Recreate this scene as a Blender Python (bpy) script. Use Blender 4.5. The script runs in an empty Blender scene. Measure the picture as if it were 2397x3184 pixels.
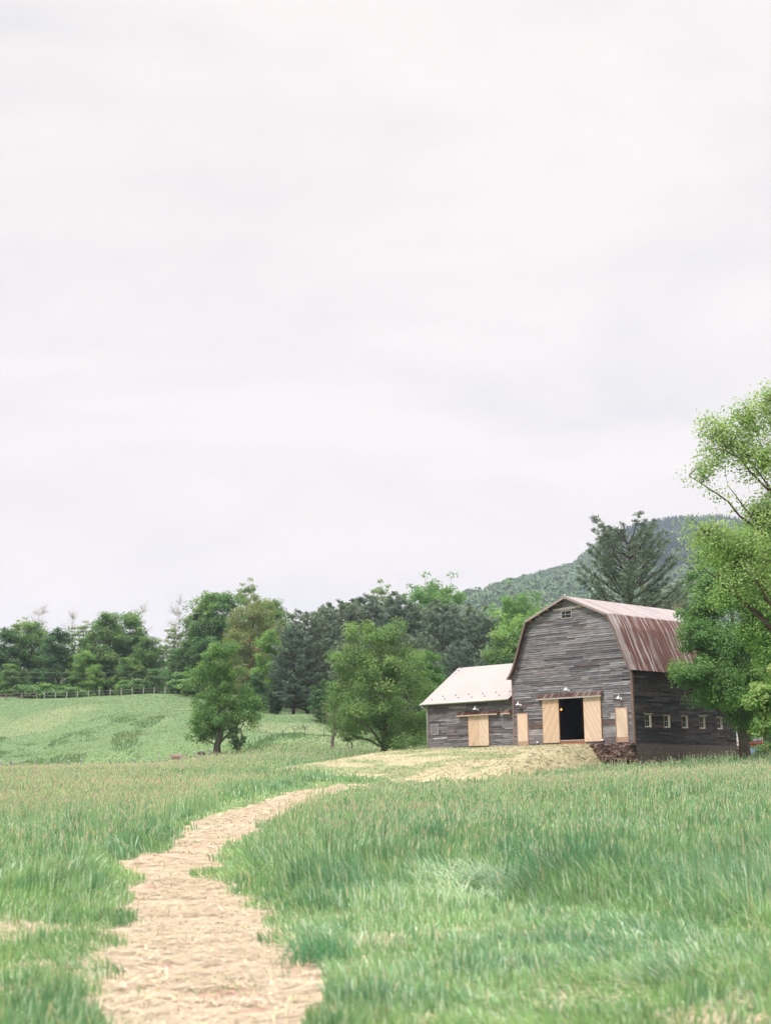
import bpy, math, random
import numpy as np
from mathutils import Matrix, Vector

# ------------------------------------------------------------------ camera
SC = bpy.context.scene
FPX, PW, PH = 4400.0, 2397.0, 3184.0
PITCH, ROLL, EYE = 0.18663, -0.01449, 1.6
cp, sp, cr, sr = math.cos(PITCH), math.sin(PITCH), math.cos(ROLL), math.sin(ROLL)
FW = np.array([0, cp, sp]); _R = np.array([1., 0, 0]); _U = np.array([0, -sp, cp])
RT = cr*_R + sr*_U; UP = -sr*_R + cr*_U
cam_data = bpy.data.cameras.new('camera')
cam = bpy.data.objects.new('camera', cam_data); SC.collection.objects.link(cam)
cam.matrix_world = Matrix(((RT[0], UP[0], -FW[0], 0), (RT[1], UP[1], -FW[1], 0), (RT[2], UP[2], -FW[2], EYE), (0, 0, 0, 1)))
cam_data.sensor_fit = 'VERTICAL'; cam_data.sensor_height = 56.0; cam_data.sensor_width = 56.0*PW/PH
cam_data.lens = FPX/PH*56.0
cam_data.clip_start = 0.3; cam_data.clip_end = 12000
cam_data.dof.use_dof = True; cam_data.dof.focus_distance = 85.0; cam_data.dof.aperture_fstop = cam_data.lens/26.0
SC.camera = cam
SC.view_settings.view_transform = 'Standard'; SC.view_settings.look = 'None'
SC.view_settings.exposure = 1.05; SC.view_settings.gamma = 1.0

# ------------------------------------------------------------------ sky and sun
SUN_EL, SUN_AZ = math.radians(52), math.radians(-128)     # azimuth from +Y, clockwise: sun stands behind the camera's left shoulder
wd = bpy.data.worlds.new("World"); SC.world = wd; wd.use_nodes = True
nt = wd.node_tree; nt.nodes.clear()
def N(t, **k):
    n = nt.nodes.new(t)
    for a, b in k.items(): setattr(n, a, b)
    return n
L = lambda a, b: nt.links.new(a, b)
def math_(op, a, b=None, clamp=False):
    n = N('ShaderNodeMath', operation=op); n.use_clamp = clamp
    for i, v in enumerate((a, b)):
        if v is None: continue
        if isinstance(v, (int, float)): n.inputs[i].default_value = v
        else: L(v, n.inputs[i])
    return n.outputs[0]
tc = N('ShaderNodeTexCoord'); sx = N('ShaderNodeSeparateXYZ'); L(tc.outputs['Generated'], sx.inputs[0])
den = math_('ADD', math_('MAXIMUM', sx.outputs[2], 0.0), 0.22)
cx = math_('DIVIDE', sx.outputs[0], den); cy = math_('DIVIDE', sx.outputs[1], den)
cb = N('ShaderNodeCombineXYZ'); L(math_('MULTIPLY', cx, 0.9), cb.inputs[0]); L(math_('MULTIPLY', cy, 1.25), cb.inputs[1])
n1 = N('ShaderNodeTexNoise'); n1.inputs['Scale'].default_value = 1.7; n1.inputs['Detail'].default_value = 9; n1.inputs['Roughness'].default_value = 0.58; n1.inputs['Distortion'].default_value = 0.35
mp = N('ShaderNodeMapping'); mp.inputs['Location'].default_value = (3.1, 7.7, 0); mp.inputs['Rotation'].default_value = (0, 0, 0.35)
L(cb.outputs[0], mp.inputs[0]); L(mp.outputs[0], n1.inputs['Vector'])
rp = N('ShaderNodeValToRGB'); e = rp.color_ramp.elements
e[0].position = 0.36; e[0].color = (0.845, 0.85, 0.872, 1)
e[1].position = 0.585; e[1].color = (1.03, 0.98, 0.975, 1)
m_ = e.new(0.46); m_.color = (0.955, 0.921, 0.925, 1)
L(n1.outputs[0], rp.inputs[0])
# horizon haze band: clouds lose contrast low down
hz = N('ShaderNodeMapRange'); hz.inputs[1].default_value = 0.04; hz.inputs[2].default_value = 0.28; hz.inputs[3].default_value = 0.75; hz.inputs[4].default_value = 0.0; L(sx.outputs[2], hz.inputs[0])
mh = N('ShaderNodeMix', data_type='RGBA'); L(hz.outputs[0], mh.inputs[0]); L(rp.outputs[0], mh.inputs[6]); mh.inputs[7].default_value = (1.12, 1.0, 0.945, 1)
# high overcast is brighter towards the zenith
zr = N('ShaderNodeMapRange'); zr.interpolation_type = 'SMOOTHSTEP'; zr.inputs[1].default_value = 0.56; zr.inputs[2].default_value = 0.95; zr.inputs[3].default_value = 1.0; zr.inputs[4].default_value = 5.0; L(sx.outputs[2], zr.inputs[0])
sc_ = N('ShaderNodeVectorMath', operation='SCALE'); wt = N('ShaderNodeVectorMath', operation='MULTIPLY'); L(mh.outputs[2], wt.inputs[0]); wt.inputs[1].default_value = (1.02, 0.995, 0.965); L(wt.outputs[0], sc_.inputs[0]); L(zr.outputs[0], sc_.inputs['Scale'])
bg1 = N('ShaderNodeBackground'); L(sc_.outputs[0], bg1.inputs[0]); bg1.inputs[1].default_value = 0.474
sk = N('ShaderNodeTexSky'); sk.sky_type = 'NISHITA'; sk.sun_disc = False; sk.sun_elevation = SUN_EL; sk.sun_rotation = SUN_AZ
bg2 = N('ShaderNodeBackground'); L(sk.outputs[0], bg2.inputs[0]); bg2.inputs[1].default_value = 0.08
mx = N('ShaderNodeMixShader'); mx.inputs[0].default_value = 0.04
L(bg1.outputs[0], mx.inputs[1]); L(bg2.outputs[0], mx.inputs[2])
wo = N('ShaderNodeOutputWorld'); L(mx.outputs[0], wo.inputs[0])
sd = bpy.data.lights.new('sun', 'SUN'); sd.energy = 1.5; sd.angle = math.radians(10); sd.color = (1.0, 0.95, 0.88)
so = bpy.data.objects.new('sun', sd); SC.collection.objects.link(so)
sdir = Vector((math.sin(SUN_AZ)*math.cos(SUN_EL), math.cos(SUN_AZ)*math.cos(SUN_EL), math.sin(SUN_EL)))
so.rotation_euler = sdir.to_track_quat('Z', 'Y').to_euler(); so.location = (0, 0, 60)

# ------------------------------------------------------------------ helpers
rng = np.random.default_rng(7); random.seed(7)
def P(px, row, Y):
    """world point at depth Y seen at photo position (px,row)"""
    d = FW*FPX + RT*(px-PW/2) + UP*(PH/2-row)
    return d*(Y/d[1]) + np.array([0, 0, EYE])
def smooth(a, b, x):
    t = np.clip((np.asarray(x, float)-a)/(b-a), 0, 1); return t*t*(3-2*t)
_h = np.random.default_rng(3).random((256, 256))
def vnoise(x, y, s=1.0, ox=0.0):
    x = np.asarray(x, float)/s+ox+100; y = np.asarray(y, float)/s+ox*1.7+100
    xi = np.floor(x).astype(int); yi = np.floor(y).astype(int); fx = x-xi; fy = y-yi
    fx = fx*fx*(3-2*fx); fy = fy*fy*(3-2*fy)
    g = lambda i, j: _h[i % 256, j % 256]
    return (g(xi, yi)*(1-fx)+g(xi+1, yi)*fx)*(1-fy)+(g(xi, yi+1)*(1-fx)+g(xi+1, yi+1)*fx)*fy
def fbm(x, y, s=1.0, ox=0.0, o=4):
    r = 0; a = 1; t = 0
    for k in range(o):
        r = r+a*vnoise(x, y, s/2**k, ox+k*13.3); t += a; a *= .5
    return r/t
def tag(o, label=None, cat=None, group=None, kind=None):
    if label: o['label'] = label
    if cat: o['category'] = cat
    if group: o['group'] = group
    if kind: o['kind'] = kind
    return o
def empty(name, loc=(0, 0, 0), rz=0.0):
    o = bpy.data.objects.new(name, None); SC.collection.objects.link(o); o.location = loc; o.rotation_euler = (0, 0, rz); o.empty_display_size = .3
    return o
def mk(name, V, Q, mat, col=None, parent=None, smooth_=False, T=None):
    """mesh from numpy arrays; Q quads (n,4), T triangles (n,3), col per vertex (n,3)"""
    V = np.asarray(V, np.float32).reshape(-1, 3); me = bpy.data.meshes.new(name)
    Q = np.zeros((0, 4), np.int32) if Q is None else np.asarray(Q, np.int32).reshape(-1, 4)
    T = np.zeros((0, 3), np.int32) if T is None else np.asarray(T, np.int32).reshape(-1, 3)
    me.vertices.add(len(V)); me.vertices.foreach_set('co', V.ravel())
    li = np.concatenate([Q.ravel(), T.ravel()]).astype(np.int32)
    me.loops.add(len(li)); me.loops.foreach_set('vertex_index', li)
    st = np.concatenate([np.arange(len(Q))*4, len(Q)*4+np.arange(len(T))*3]).astype(np.int32)
    me.polygons.add(len(st)); me.polygons.foreach_set('loop_start', st)
    try: me.polygons.foreach_set('loop_total', np.concatenate([np.full(len(Q), 4), np.full(len(T), 3)]).astype(np.int32))
    except Exception: pass
    me.update(calc_edges=True)
    me.polygons.foreach_set('use_smooth', np.full(len(st), smooth_, bool))
    if col is not None:
        c = np.ones((len(V), 4), np.float32); c[:, :3] = col
        a = me.attributes.new('Col', 'FLOAT_COLOR', 'POINT'); a.data.foreach_set('color', c.ravel())
    me.materials.append(mat)
    o = bpy.data.objects.new(name, me); SC.collection.objects.link(o)
    if parent is not None: o.parent = parent
    return o
class MB:
    def __init__(s): s.V = []; s.Q = []; s.T = []; s.C = []; s.n = 0
    def add(s, V, Q, col=(.5, .5, .5), T=None):
        V = np.asarray(V, float).reshape(-1, 3); Q = np.asarray(Q, int).reshape(-1, 4)
        s.V.append(V); s.Q.append(Q+s.n); s.T.append((np.asarray(T, int).reshape(-1, 3) if T is not None else np.zeros((0, 3), int))+s.n)
        s.C.append(np.broadcast_to(np.asarray(col, float), (len(V), 3))); s.n += len(V)
    def box(s, a, b, col=(.5, .5, .5), M=None, jit=0):
        (x0, y0, z0), (x1, y1, z1) = a, b
        V = np.array([[x0, y0, z0], [x1, y0, z0], [x1, y1, z0], [x0, y1, z0], [x0, y0, z1], [x1, y0, z1], [x1, y1, z1], [x0, y1, z1]], float)
        if jit: V += rng.normal(0, jit, V.shape)
        if M is not None: V = (np.c_[V, np.ones(8)] @ np.array(M).T)[:, :3]
        s.add(V, [[0, 3, 2, 1], [4, 5, 6, 7], [0, 1, 5, 4], [1, 2, 6, 5], [2, 3, 7, 6], [3, 0, 4, 7]], col)
    def prism(s, A, B, col=(.5, .5, .5)):
        """two quads A,B (4x3) joined"""
        V = np.r_[np.asarray(A, float), np.asarray(B, float)]
        s.add(V, [[0, 3, 2, 1], [4, 5, 6, 7], [0, 1, 5, 4], [1, 2, 6, 5], [2, 3, 7, 6], [3, 0, 4, 7]], col)
    def tube(s, pts, rad, n=6, col=(.5, .5, .5), cap=True):
        pts = np.asarray(pts, float); rad = np.broadcast_to(np.asarray(rad, float), (len(pts),))
        d = np.gradient(pts, axis=0); d /= np.linalg.norm(d, axis=1)[:, None]+1e-9
        ref = np.where(np.abs(d[:, 2:3]) > .9, np.array([[1., 0, 0]]), np.array([[0, 0, 1.]]))
        a = np.cross(d, ref); a /= np.linalg.norm(a, axis=1)[:, None]+1e-9; b = np.cross(d, a)
        an = np.arange(n)*2*math.pi/n
        V = pts[:, None]+rad[:, None, None]*(np.cos(an)[None, :, None]*a[:, None]+np.sin(an)[None, :, None]*b[:, None])
        m = len(pts); i = np.arange(m-1)[:, None]*n; j = np.arange(n)[None]; k = (j+1) % n
        Q = np.stack([i+j, i+k, i+n+k, i+n+j], -1).reshape(-1, 4)
        V = V.reshape(-1, 3); T = []
        if cap:
            V = np.r_[V, pts[:1], pts[-1:]]; c0 = m*n
            T = [[c0, (q+1) % n, q] for q in range(n)]+[[c0+1, (m-1)*n+q, (m-1)*n+(q+1) % n] for q in range(n)]
        s.add(V, Q, col, T if T else None)
    def lathe(s, prof, n=16, col=(.5, .5, .5), M=None):
        an = np.arange(n)*2*math.pi/n; V = np.array([[r*math.cos(t), r*math.sin(t), z] for r, z in prof for t in an])
        if M is not None: V = (np.c_[V, np.ones(len(V))] @ np.array(M).T)[:, :3]
        m = len(prof); i = np.arange(m-1)[:, None]*n; j = np.arange(n)[None]; k = (j+1) % n
        s.add(V, np.stack([i+j, i+k, i+n+k, i+n+j], -1).reshape(-1, 4), col)
    def build(s, name, mat, parent=None, smooth_=False):
        return mk(name, np.concatenate(s.V), np.concatenate(s.Q), mat, np.concatenate(s.C), parent, smooth_, np.concatenate(s.T))
# ------------------------------------------------------------------ materials
def mat_(name):
    m = bpy.data.materials.new(name); m.use_nodes = True; t = m.node_tree; t.nodes.clear(); return m, t
def nd(t, ty, ins=None, **k):
    n = t.nodes.new(ty)
    for a, b in k.items(): setattr(n, a, b)
    for a, b in (ins or {}).items():
        if isinstance(b, bpy.types.NodeSocket): t.links.new(b, n.inputs[a])
        else: n.inputs[a].default_value = b
    return n
def attr_col(t): return nd(t, 'ShaderNodeAttribute', attribute_name='Col').outputs['Color']
def mul(t, a, b):
    n = nd(t, 'ShaderNodeMix', {0: 1.0, 6: a, 7: b}, data_type='RGBA', blend_type='MULTIPLY'); return n.outputs[2]
def ramp(t, fac, stops):
    n = nd(t, 'ShaderNodeValToRGB', {0: fac}); el = n.color_ramp.elements
    el[0].position, el[0].color = stops[0][0], (*stops[0][1], 1); el[1].position, el[1].color = stops[-1][0], (*stops[-1][1], 1)
    for p_, c_ in stops[1:-1]:
        x = el.new(p_); x.color = (*c_, 1)
    return n.outputs[0]
def noise(t, scale, detail=3, rough=.55, mapping=(1, 1, 1), rot=(0, 0, 0)):
    c = nd(t, 'ShaderNodeTexCoord'); m = nd(t, 'ShaderNodeMapping', {0: c.outputs['Object'], 'Scale': mapping, 'Rotation': rot})
    return nd(t, 'ShaderNodeTexNoise', {'Vector': m.outputs[0], 'Scale': scale, 'Detail': detail, 'Roughness': rough}).outputs[0]
def leafmat(name, trans=.42, rough=.55, spec=.25, sat=.9, val=1.32):
    m, t = mat_(name); c = attr_col(t); n = noise(t, .9, 2)
    c2 = mul(t, c, ramp(t, n, [(.3, (.8, .84, .8)), (.7, (1.18, 1.14, 1.05))]))
    c2 = nd(t, 'ShaderNodeHueSaturation', {'Saturation': sat, 'Value': val, 'Color': c2}).outputs[0]
    b = nd(t, 'ShaderNodeBsdfPrincipled', {'Base Color': c2, 'Roughness': rough, 'Specular IOR Level': spec})
    tr = nd(t, 'ShaderNodeBsdfTranslucent', {'Color': mul(t, c2, (1.25, 1.3, .8, 1))})
    mx = nd(t, 'ShaderNodeMixShader', {0: trans, 1: b.outputs[0], 2: tr.outputs[0]})
    nd(t, 'ShaderNodeOutputMaterial', {0: mx.outputs[0]}); return m
def simple(name, col, rough=.7, metal=0, var=.15, scale=6, spec=.4, bump=0.0, mapping=(1, 1, 1), emit=None):
    m, t = mat_(name); n = noise(t, scale, 4, .6, mapping)
    c = ramp(t, n, [(.3, tuple(x*(1-var) for x in col)), (.7, tuple(min(1, x*(1+var)) for x in col))])
    b = nd(t, 'ShaderNodeBsdfPrincipled', {'Base Color': c, 'Roughness': rough, 'Metallic': metal, 'Specular IOR Level': spec})
    if emit: b.inputs['Emission Color'].default_value = (*emit[0], 1); b.inputs['Emission Strength'].default_value = emit[1]
    if bump:
        bp = nd(t, 'ShaderNodeBump', {'Height': n, 'Strength': bump, 'Distance': .02}); t.links.new(bp.outputs[0], b.inputs['Normal'])
    nd(t, 'ShaderNodeOutputMaterial', {0: b.outputs[0]}); return m
def attrmat(name, rough=.8, spec=.25, scale=4, mapping=(1, 1, 1), lo=.75, hi=1.2, metal=0, rot=(0, 0, 0), bump=0.0, detail=4):
    m, t = mat_(name); c = attr_col(t); n = noise(t, scale, detail, .6, mapping, rot)
    c2 = mul(t, c, ramp(t, n, [(.3, (lo,)*3), (.7, (hi,)*3)]))
    b = nd(t, 'ShaderNodeBsdfPrincipled', {'Base Color': c2, 'Roughness': rough, 'Specular IOR Level': spec, 'Metallic': metal})
    if bump:
        bp = nd(t, 'ShaderNodeBump', {'Height': n, 'Strength': bump, 'Distance': .02}); t.links.new(bp.outputs[0], b.inputs['Normal'])
    nd(t, 'ShaderNodeOutputMaterial', {0: b.outputs[0]}); return m
M_leaf = leafmat('leaf'); M_grass = leafmat('grass_blade', .38, .5, .3, .92, 1.5); M_needle = leafmat('needle', .12, .6, .2, .85, 1.3)
M_bark = attrmat('bark', .9, .15, 9, (1, 1, .25), .7, 1.3, bump=.4)
M_ground = attrmat('ground', .95, .1, 1.6, lo=.82, hi=1.16, detail=8, bump=.3)
M_forest = attrmat('forest_canopy', .9, .1, .05, lo=.85, hi=1.15)
M_side_x = attrmat('weathered_boards', .85, .2, 1.0, (9, 1.6, 13), .58, 1.5, detail=5)     # grain runs along local y
M_side_y = attrmat('stained_boards', .8, .25, 1.0, (1.6, 9, 13), .5, 1.6, detail=5)   # grain runs along local x
M_pale_metal = attrmat('pale_roof_metal', .45, .4, .6, lo=.97, hi=1.03)
M_wood = attrmat('trim_wood', .8, .2, 8, lo=.8, hi=1.2)
M_stone = attrmat('field_stone', .9, .2, 7, lo=.6, hi=1.35, bump=.6, detail=6)
M_straw = attrmat('straw', .75, .25, 12, lo=.85, hi=1.12)
M_paint = attrmat('painted_metal', .5, .4, 5, lo=.85, hi=1.12)
M_dark = simple('dark_interior', (.03, .024, .02), .9)
M_white = simple('white_enamel', (.8, .8, .8), .35, 0, .05)
M_glass, _t = mat_('window_glass')
_b = nd(_t, 'ShaderNodeBsdfPrincipled', {'Base Color': (.02, .025, .025, 1), 'Roughness': .5, 'Specular IOR Level': .03}); nd(_t, 'ShaderNodeOutputMaterial', {0: _b.outputs[0]})
# ------------------------------------------------------------------ terrain
BX, BY, BZ, BAZ = 16.436, 96.0, 3.805, 0.7916       # near corner of the barn, floor level
EX = np.array([math.cos(BAZ), math.sin(BAZ)]); EY = np.array([-math.sin(BAZ), math.cos(BAZ)])
def local(x, y):
    dx = np.asarray(x)-BX; dy = np.asarray(y)-BY
    return dx*EX[0]+dy*EX[1], dx*EY[0]+dy*EY[1]      # (v, u)
DD = np.array([-60, 0, 20, 40, 60, 80, 100, 125, 150, 170, 190, 210, 230, 260, 320, 500, 4000.])
TT = (np.array([-900, 0, 400, 700, 920, 1200, 1500, 2000, 2397, 3300])-1198.5)/4478
near = [0, 0, .12, .47]
rows = {60: [1.1, 1.1, 1.1, 1.0, .92, .84, .82, .95, 1.05, 1.1], 80: [1.5, 1.5, 1.45, 1.3, 1.15, 1.0, .98, 1.3, 1.55, 1.6], 100: [2.1, 2.1, 2.15, 2.15, 2.0, 1.75, 1.8, 2.25, 2.5, 2.5], 125: [2.55, 2.6, 2.65, 3.15, 3.35, 3.55, 3.6, 3.6, 3.1, 3.0],
 150: [3.2, 3.2, 3.3, 4.3, 5.0, 4.5, 4.3, 4.2, 3.4, 3.2], 170: [5.2, 5.8, 7.0, 7.7, 7.3, 6.2, 5.5, 5.0, 4.5, 4.2], 190: [7.6, 8.7, 10.2, 10.6, 9.8, 7.6, 6.5, 6, 5.5, 5],
 210: [11, 12.1, 13.5, 13.0, 11.4, 8.7, 7.5, 7, 6.5, 6], 230: [15, 15.6, 15.9, 14.6, 12.5, 9.7, 8.5, 8, 7.5, 7], 260: [16, 16.2, 16.3, 15.5, 14, 11, 10, 9, 8.5, 8],
 320: [16.5, 16.8, 16.8, 16.5, 15.5, 13, 12, 11, 10, 9], 500: [18, 18, 18, 18, 18, 17, 17, 16, 15, 14], 4000: [20]*10}
TAB = np.array([[n_]*10 for n_ in near]+[rows[d] for d in DD[4:]], float)
def base_z(x, y):
    x = np.asarray(x, float); y = np.asarray(y, float)
    d = np.clip(y, -59, 3900); t = np.clip(x/np.maximum(y, 15), TT[0]+1e-6, TT[-1]-1e-6)
    i = np.clip(np.searchsorted(DD, d, side='right')-1, 0, len(DD)-2); j = np.clip(np.searchsorted(TT, t, side='right')-1, 0, len(TT)-2)
    fd = (d-DD[i])/(DD[i+1]-DD[i]); ft = (t-TT[j])/(TT[j+1]-TT[j]); ft = ft*ft*(3-2*ft)
    def colval(jj):
        i0 = np.clip(i-1, 0, len(DD)-1); i3 = np.clip(i+2, 0, len(DD)-1)
        p0, p1, p2, p3 = TAB[i0, jj], TAB[i, jj], TAB[i+1, jj], TAB[i3, jj]; h = DD[i+1]-DD[i]
        m1 = (p2-p0)/(DD[i+1]-DD[i0]); m2 = (p3-p1)/np.maximum(DD[i3]-DD[i], 1)
        f = fd; return (2*f**3-3*f**2+1)*p1+(f**3-2*f**2+f)*h*m1+(-2*f**3+3*f**2)*p2+(f**3-f**2)*h*m2
    z = colval(j)*(1-ft)+colval(j+1)*ft
    hill = smooth(150, 170, y)*(1-smooth(235, 300, y))
    z = z+(fbm(x, y, 9, 3.1, 3)-.5)*1.1*hill+(fbm(x, y, 26, 8.8, 2)-.5)*2.0*hill
    z = z+(fbm(x, y, 6, 5.5, 3)-.5)*.22*smooth(8, 25, y)*(1-smooth(140, 160, y))
    return z
def mound_w(x, y):
    v, u = local(x, y); d = -v
    wd_ = 1-np.clip((d-1.6)/(15.0+1.2*(fbm(x, y, 4, 2.2)-.5)-1.6), 0, 1); wd_ = wd_*wd_*(3-2*wd_)*.55+wd_*.45
    wl = 1-smooth(19.8, 27.5, u+.35*np.maximum(d, 0)*0); wr = smooth(1.6, 3.4, u-.12*np.clip(d, 0, 6))
    wr = np.where(v > -0.15, np.maximum(wr, smooth(.05, .45, u)), wr)
    return np.clip(wd_*wl*wr, 0, 1)
def height(x, y):
    z = base_z(x, y); w = mound_w(x, y); v, u = local(x, y)
    w = np.where(v > 10, w*(1-smooth(10, 16, v)), w)
    return z+(3.72-z)*w*(np.asarray(y) < 140)+(fbm(x, y, 1.6, 9.1, 3)-.5)*.06*w
def ground_at(px, row):
    """march the sight line of a photo point to the ground"""
    d = FW*FPX+RT*(px-PW/2)+UP*(PH/2-row); d = d/d[1]
    ys = np.arange(6, 400, .1); z = EYE+d[2]*ys; g = height(d[0]*ys, ys); k = np.argmax(z <= g)
    return d[0]*ys[k], ys[k]
pathL = [(330, 3400), (345, 3184), (290, 2994), (300, 2925), (432, 2822), (396, 2728), (403, 2692), (490, 2656), (576, 2606), (573, 2563), (677, 2531), (806, 2499), (921, 2463), (1060, 2438)]
pathR = [(1040, 3400), (993, 3184), (1000, 3095), (950, 2994), (849, 2858), (650, 2750), (672, 2678), (800, 2580), (905, 2519), (1008, 2472), (1095, 2450)]
poly = np.array([ground_at(*q) for q in pathL]+[ground_at(*q) for q in pathR[::-1]])
poly = poly+np.array([0, 0.])
def in_poly(x, y, pl):
    c = np.zeros(np.shape(x), bool); n = len(pl)
    for k in range(n):
        (x0, y0), (x1, y1) = pl[k], pl[(k+1) % n]
        if y0 == y1: continue
        h = ((y0 > y) != (y1 > y)) & (x < (x1-x0)*(y-y0)/(y1-y0)+x0); c ^= h
    return c
def poly_sd(x, y, pl=None):
    pl = poly if pl is None else pl
    d = np.full(np.shape(x), 1e9)
    for k in range(len(pl)):
        a = pl[k]; b = pl[(k+1) % len(pl)]; ab = b-a; L2 = ab@ab+1e-9
        t = np.clip(((x-a[0])*ab[0]+(y-a[1])*ab[1])/L2, 0, 1)
        d = np.minimum(d, np.hypot(x-a[0]-t*ab[0], y-a[1]-t*ab[1]))
    return np.where(in_poly(x, y, pl), -d, d)
STRIPS = [(1275, 2424, 6.5, 1.1), (1112, 2441, 2.4, .7), (1010, 2397, 1.3, .8), (1090, 2399, 1.0, .6)]   # loose straw further on: px, row, half-size x, y
STRIPS = [(*ground_at(a, b), c*.30, dd*1.6) for a, b, c, dd in STRIPS]
def straw_mask(x, y):
    """how much loose straw lies on the ground, 0..1"""
    near_ = np.asarray(y) < 95
    sd_ = np.where(near_, poly_sd(x, y), 9.)
    e_ = (fbm(x, y, .9, 4.4)-.5)*np.where(np.asarray(y) > 42, .9, np.clip(.016*np.asarray(y)+.8, 0, 1.9))
    m = 1-smooth(-.12, .14, sd_+e_)
    for sx_, sy_, a, b in STRIPS:
        r_ = np.hypot((x-sx_)/a, (y-sy_)/b); m = np.maximum(m, 1-smooth(.6, 1.1, r_+(fbm(x, y, .8, 1.4)-.5)*.9))
    w = mound_w(x, y); v, u = local(x, y)
    mm = smooth(.07, .16, w+(fbm(x, y, 2.5, 6.6)-.5)*.09)*(v < .2)*(np.asarray(y) > 60)
    return np.maximum(m, mm), mm
# ground sheet: fine near the camera, reaching the horizon
ys = np.concatenate([np.linspace(-40, 4, 23), np.exp(np.linspace(math.log(4.6), math.log(340), 620)), np.geomspace(350, 4200, 40)])
ts = np.concatenate([np.linspace(-1.3, -.62, 20), np.linspace(-.6, .6, 480), np.linspace(.62, 1.3, 20)])
YY, TTm = np.meshgrid(ys, ts, indexing='ij'); XX = TTm*(np.maximum(YY, 0)+14)
GZ = height(XX, YY)
def ground_col(x, y):
    a = fbm(x, y, 3.0, 1.1)[..., None]; b = fbm(x, y, 14, 2.9)[..., None]; f = fbm(x, y, .7, 7.9)[..., None]
    c = np.array([.12, .20, .075])*(1-a)+np.array([.16, .235, .09])*a
    hill = (smooth(148, 165, y))[..., None]
    lush = np.array([.105, .17, .08])*(1-b)+np.array([.13, .19, .09])*b
    c = c*(1-hill)+lush*hill
    # coarse darker tussocks on the bank
    bank = (smooth(152, 160, y)*(1-smooth(184, 200, y)))[..., None]
    tus = smooth(.56, .68, fbm(x, y/2.2, 4.0, 3.7))[..., None]*bank
    c = c*(1-.22*tus)+np.array([.06, .14, .06])*.22*tus
    dry = smooth(.55, .7, fbm(x, y, 9, 6.1))[..., None]*smooth(148, 156, y)[..., None]
    c = c*(1-.35*dry)+np.array([.24, .25, .14])*.35*dry
    return c*(.86+.28*f)
n_, m_2 = GZ.shape; idx = np.arange(n_*m_2).reshape(n_, m_2)
Qg = np.stack([idx[:-1, :-1], idx[:-1, 1:], idx[1:, 1:], idx[1:, :-1]], -1).reshape(-1, 4)
ground = mk('ground', np.stack([XX, YY, GZ], -1), Qg, M_ground, ground_col(XX, YY).reshape(-1, 3), None, True); tag(ground, kind='structure')
def sheet(name, x0, x1, y0, y1, step, maskf, colf, off):
    xs = np.arange(x0, x1, step); yy = np.arange(y0, y1, step); X, Y = np.meshgrid(xs, yy, indexing='ij'); mk_ = maskf(X, Y)
    Z = height(X, Y)+off*np.clip(mk_*1.5-.3, -.6, 1)
    i = np.arange(X.size).reshape(X.shape); Q = np.stack([i[:-1, :-1], i[1:, :-1], i[1:, 1:], i[:-1, 1:]], -1)
    k = (mk_[:-1, :-1]+mk_[1:, 1:]+mk_[1:, :-1]+mk_[:-1, 1:])/4 > .12; Q = Q[k]
    used = np.unique(Q); remap = -np.ones(X.size, int); remap[used] = np.arange(len(used))
    V = np.stack([X, Y, Z], -1).reshape(-1, 3)[used]; C_ = colf(X, Y, mk_).reshape(-1, 3)[used]
    return mk(name, V, remap[Q], M_straw, C_, None, True)
def soil_mask(x, y):
    m = np.zeros(np.shape(x))
    for q, r_ in (((690, 3110), .33), ((520, 3020), .2), ((790, 3160), .16), ((640, 2880), .12), ((470, 2765), .12)):
        gx, gy = ground_at(*q); m = np.maximum(m, 1-smooth(.5, 1.15, np.hypot((x-gx)/r_, (y-gy)/(r_*1.5))+(fbm(x, y, .25, 2.)-.5)*.9))
    return m
def straw_col(x, y, m):
    a = fbm(x, y, .5, 1.)[..., None]; b = fbm(x, y, .11, 4.)[..., None]; c = np.array([.40, .325, .22])*(1-a)+np.array([.54, .46, .33])*a
    c = c*(.74+.5*b); s = soil_mask(x, y)[..., None]; s = np.clip(s+smooth(.56, .70, fbm(x, y, .7, 12.))[..., None]*.45, 0, 1)
    return c*(1-s)+np.array([.30, .16, .14])*s
path = sheet('path', poly[:, 0].min()-1, 8, 5.2, 98, .10, lambda x, y: straw_mask(x, y)[0]*(mound_w(x, y) < .05), straw_col, .015)
tag(path, kind='structure')
def mulch_col(x, y, m):
    v, u = local(x, y)
    a = fbm(u, v, 1.1, 1.)[..., None]; g = fbm(u*.5, v*1.3, 1.7, 15., 4); g = (smooth(.46, .56, g)*smooth(4.2, 5.4, u))[..., None]*.8
    v_, u_ = v, u; st = fbm(u*3, v*.8, .9, 5.)[..., None]
    c = np.array([.36, .33, .19])*(1-a)+np.array([.45, .41, .27])*a; c = c*(.75+.5*st)
    return c*(1-g)+np.array([.20, .26, .115])*g
mul_ = sheet('straw_mulch_bank', -9, 17.5, 74, 124, .2, lambda x, y: straw_mask(x, y)[0]*(mound_w(x, y) >= .03), mulch_col, .03)
tag(mul_, kind='structure')
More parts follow.
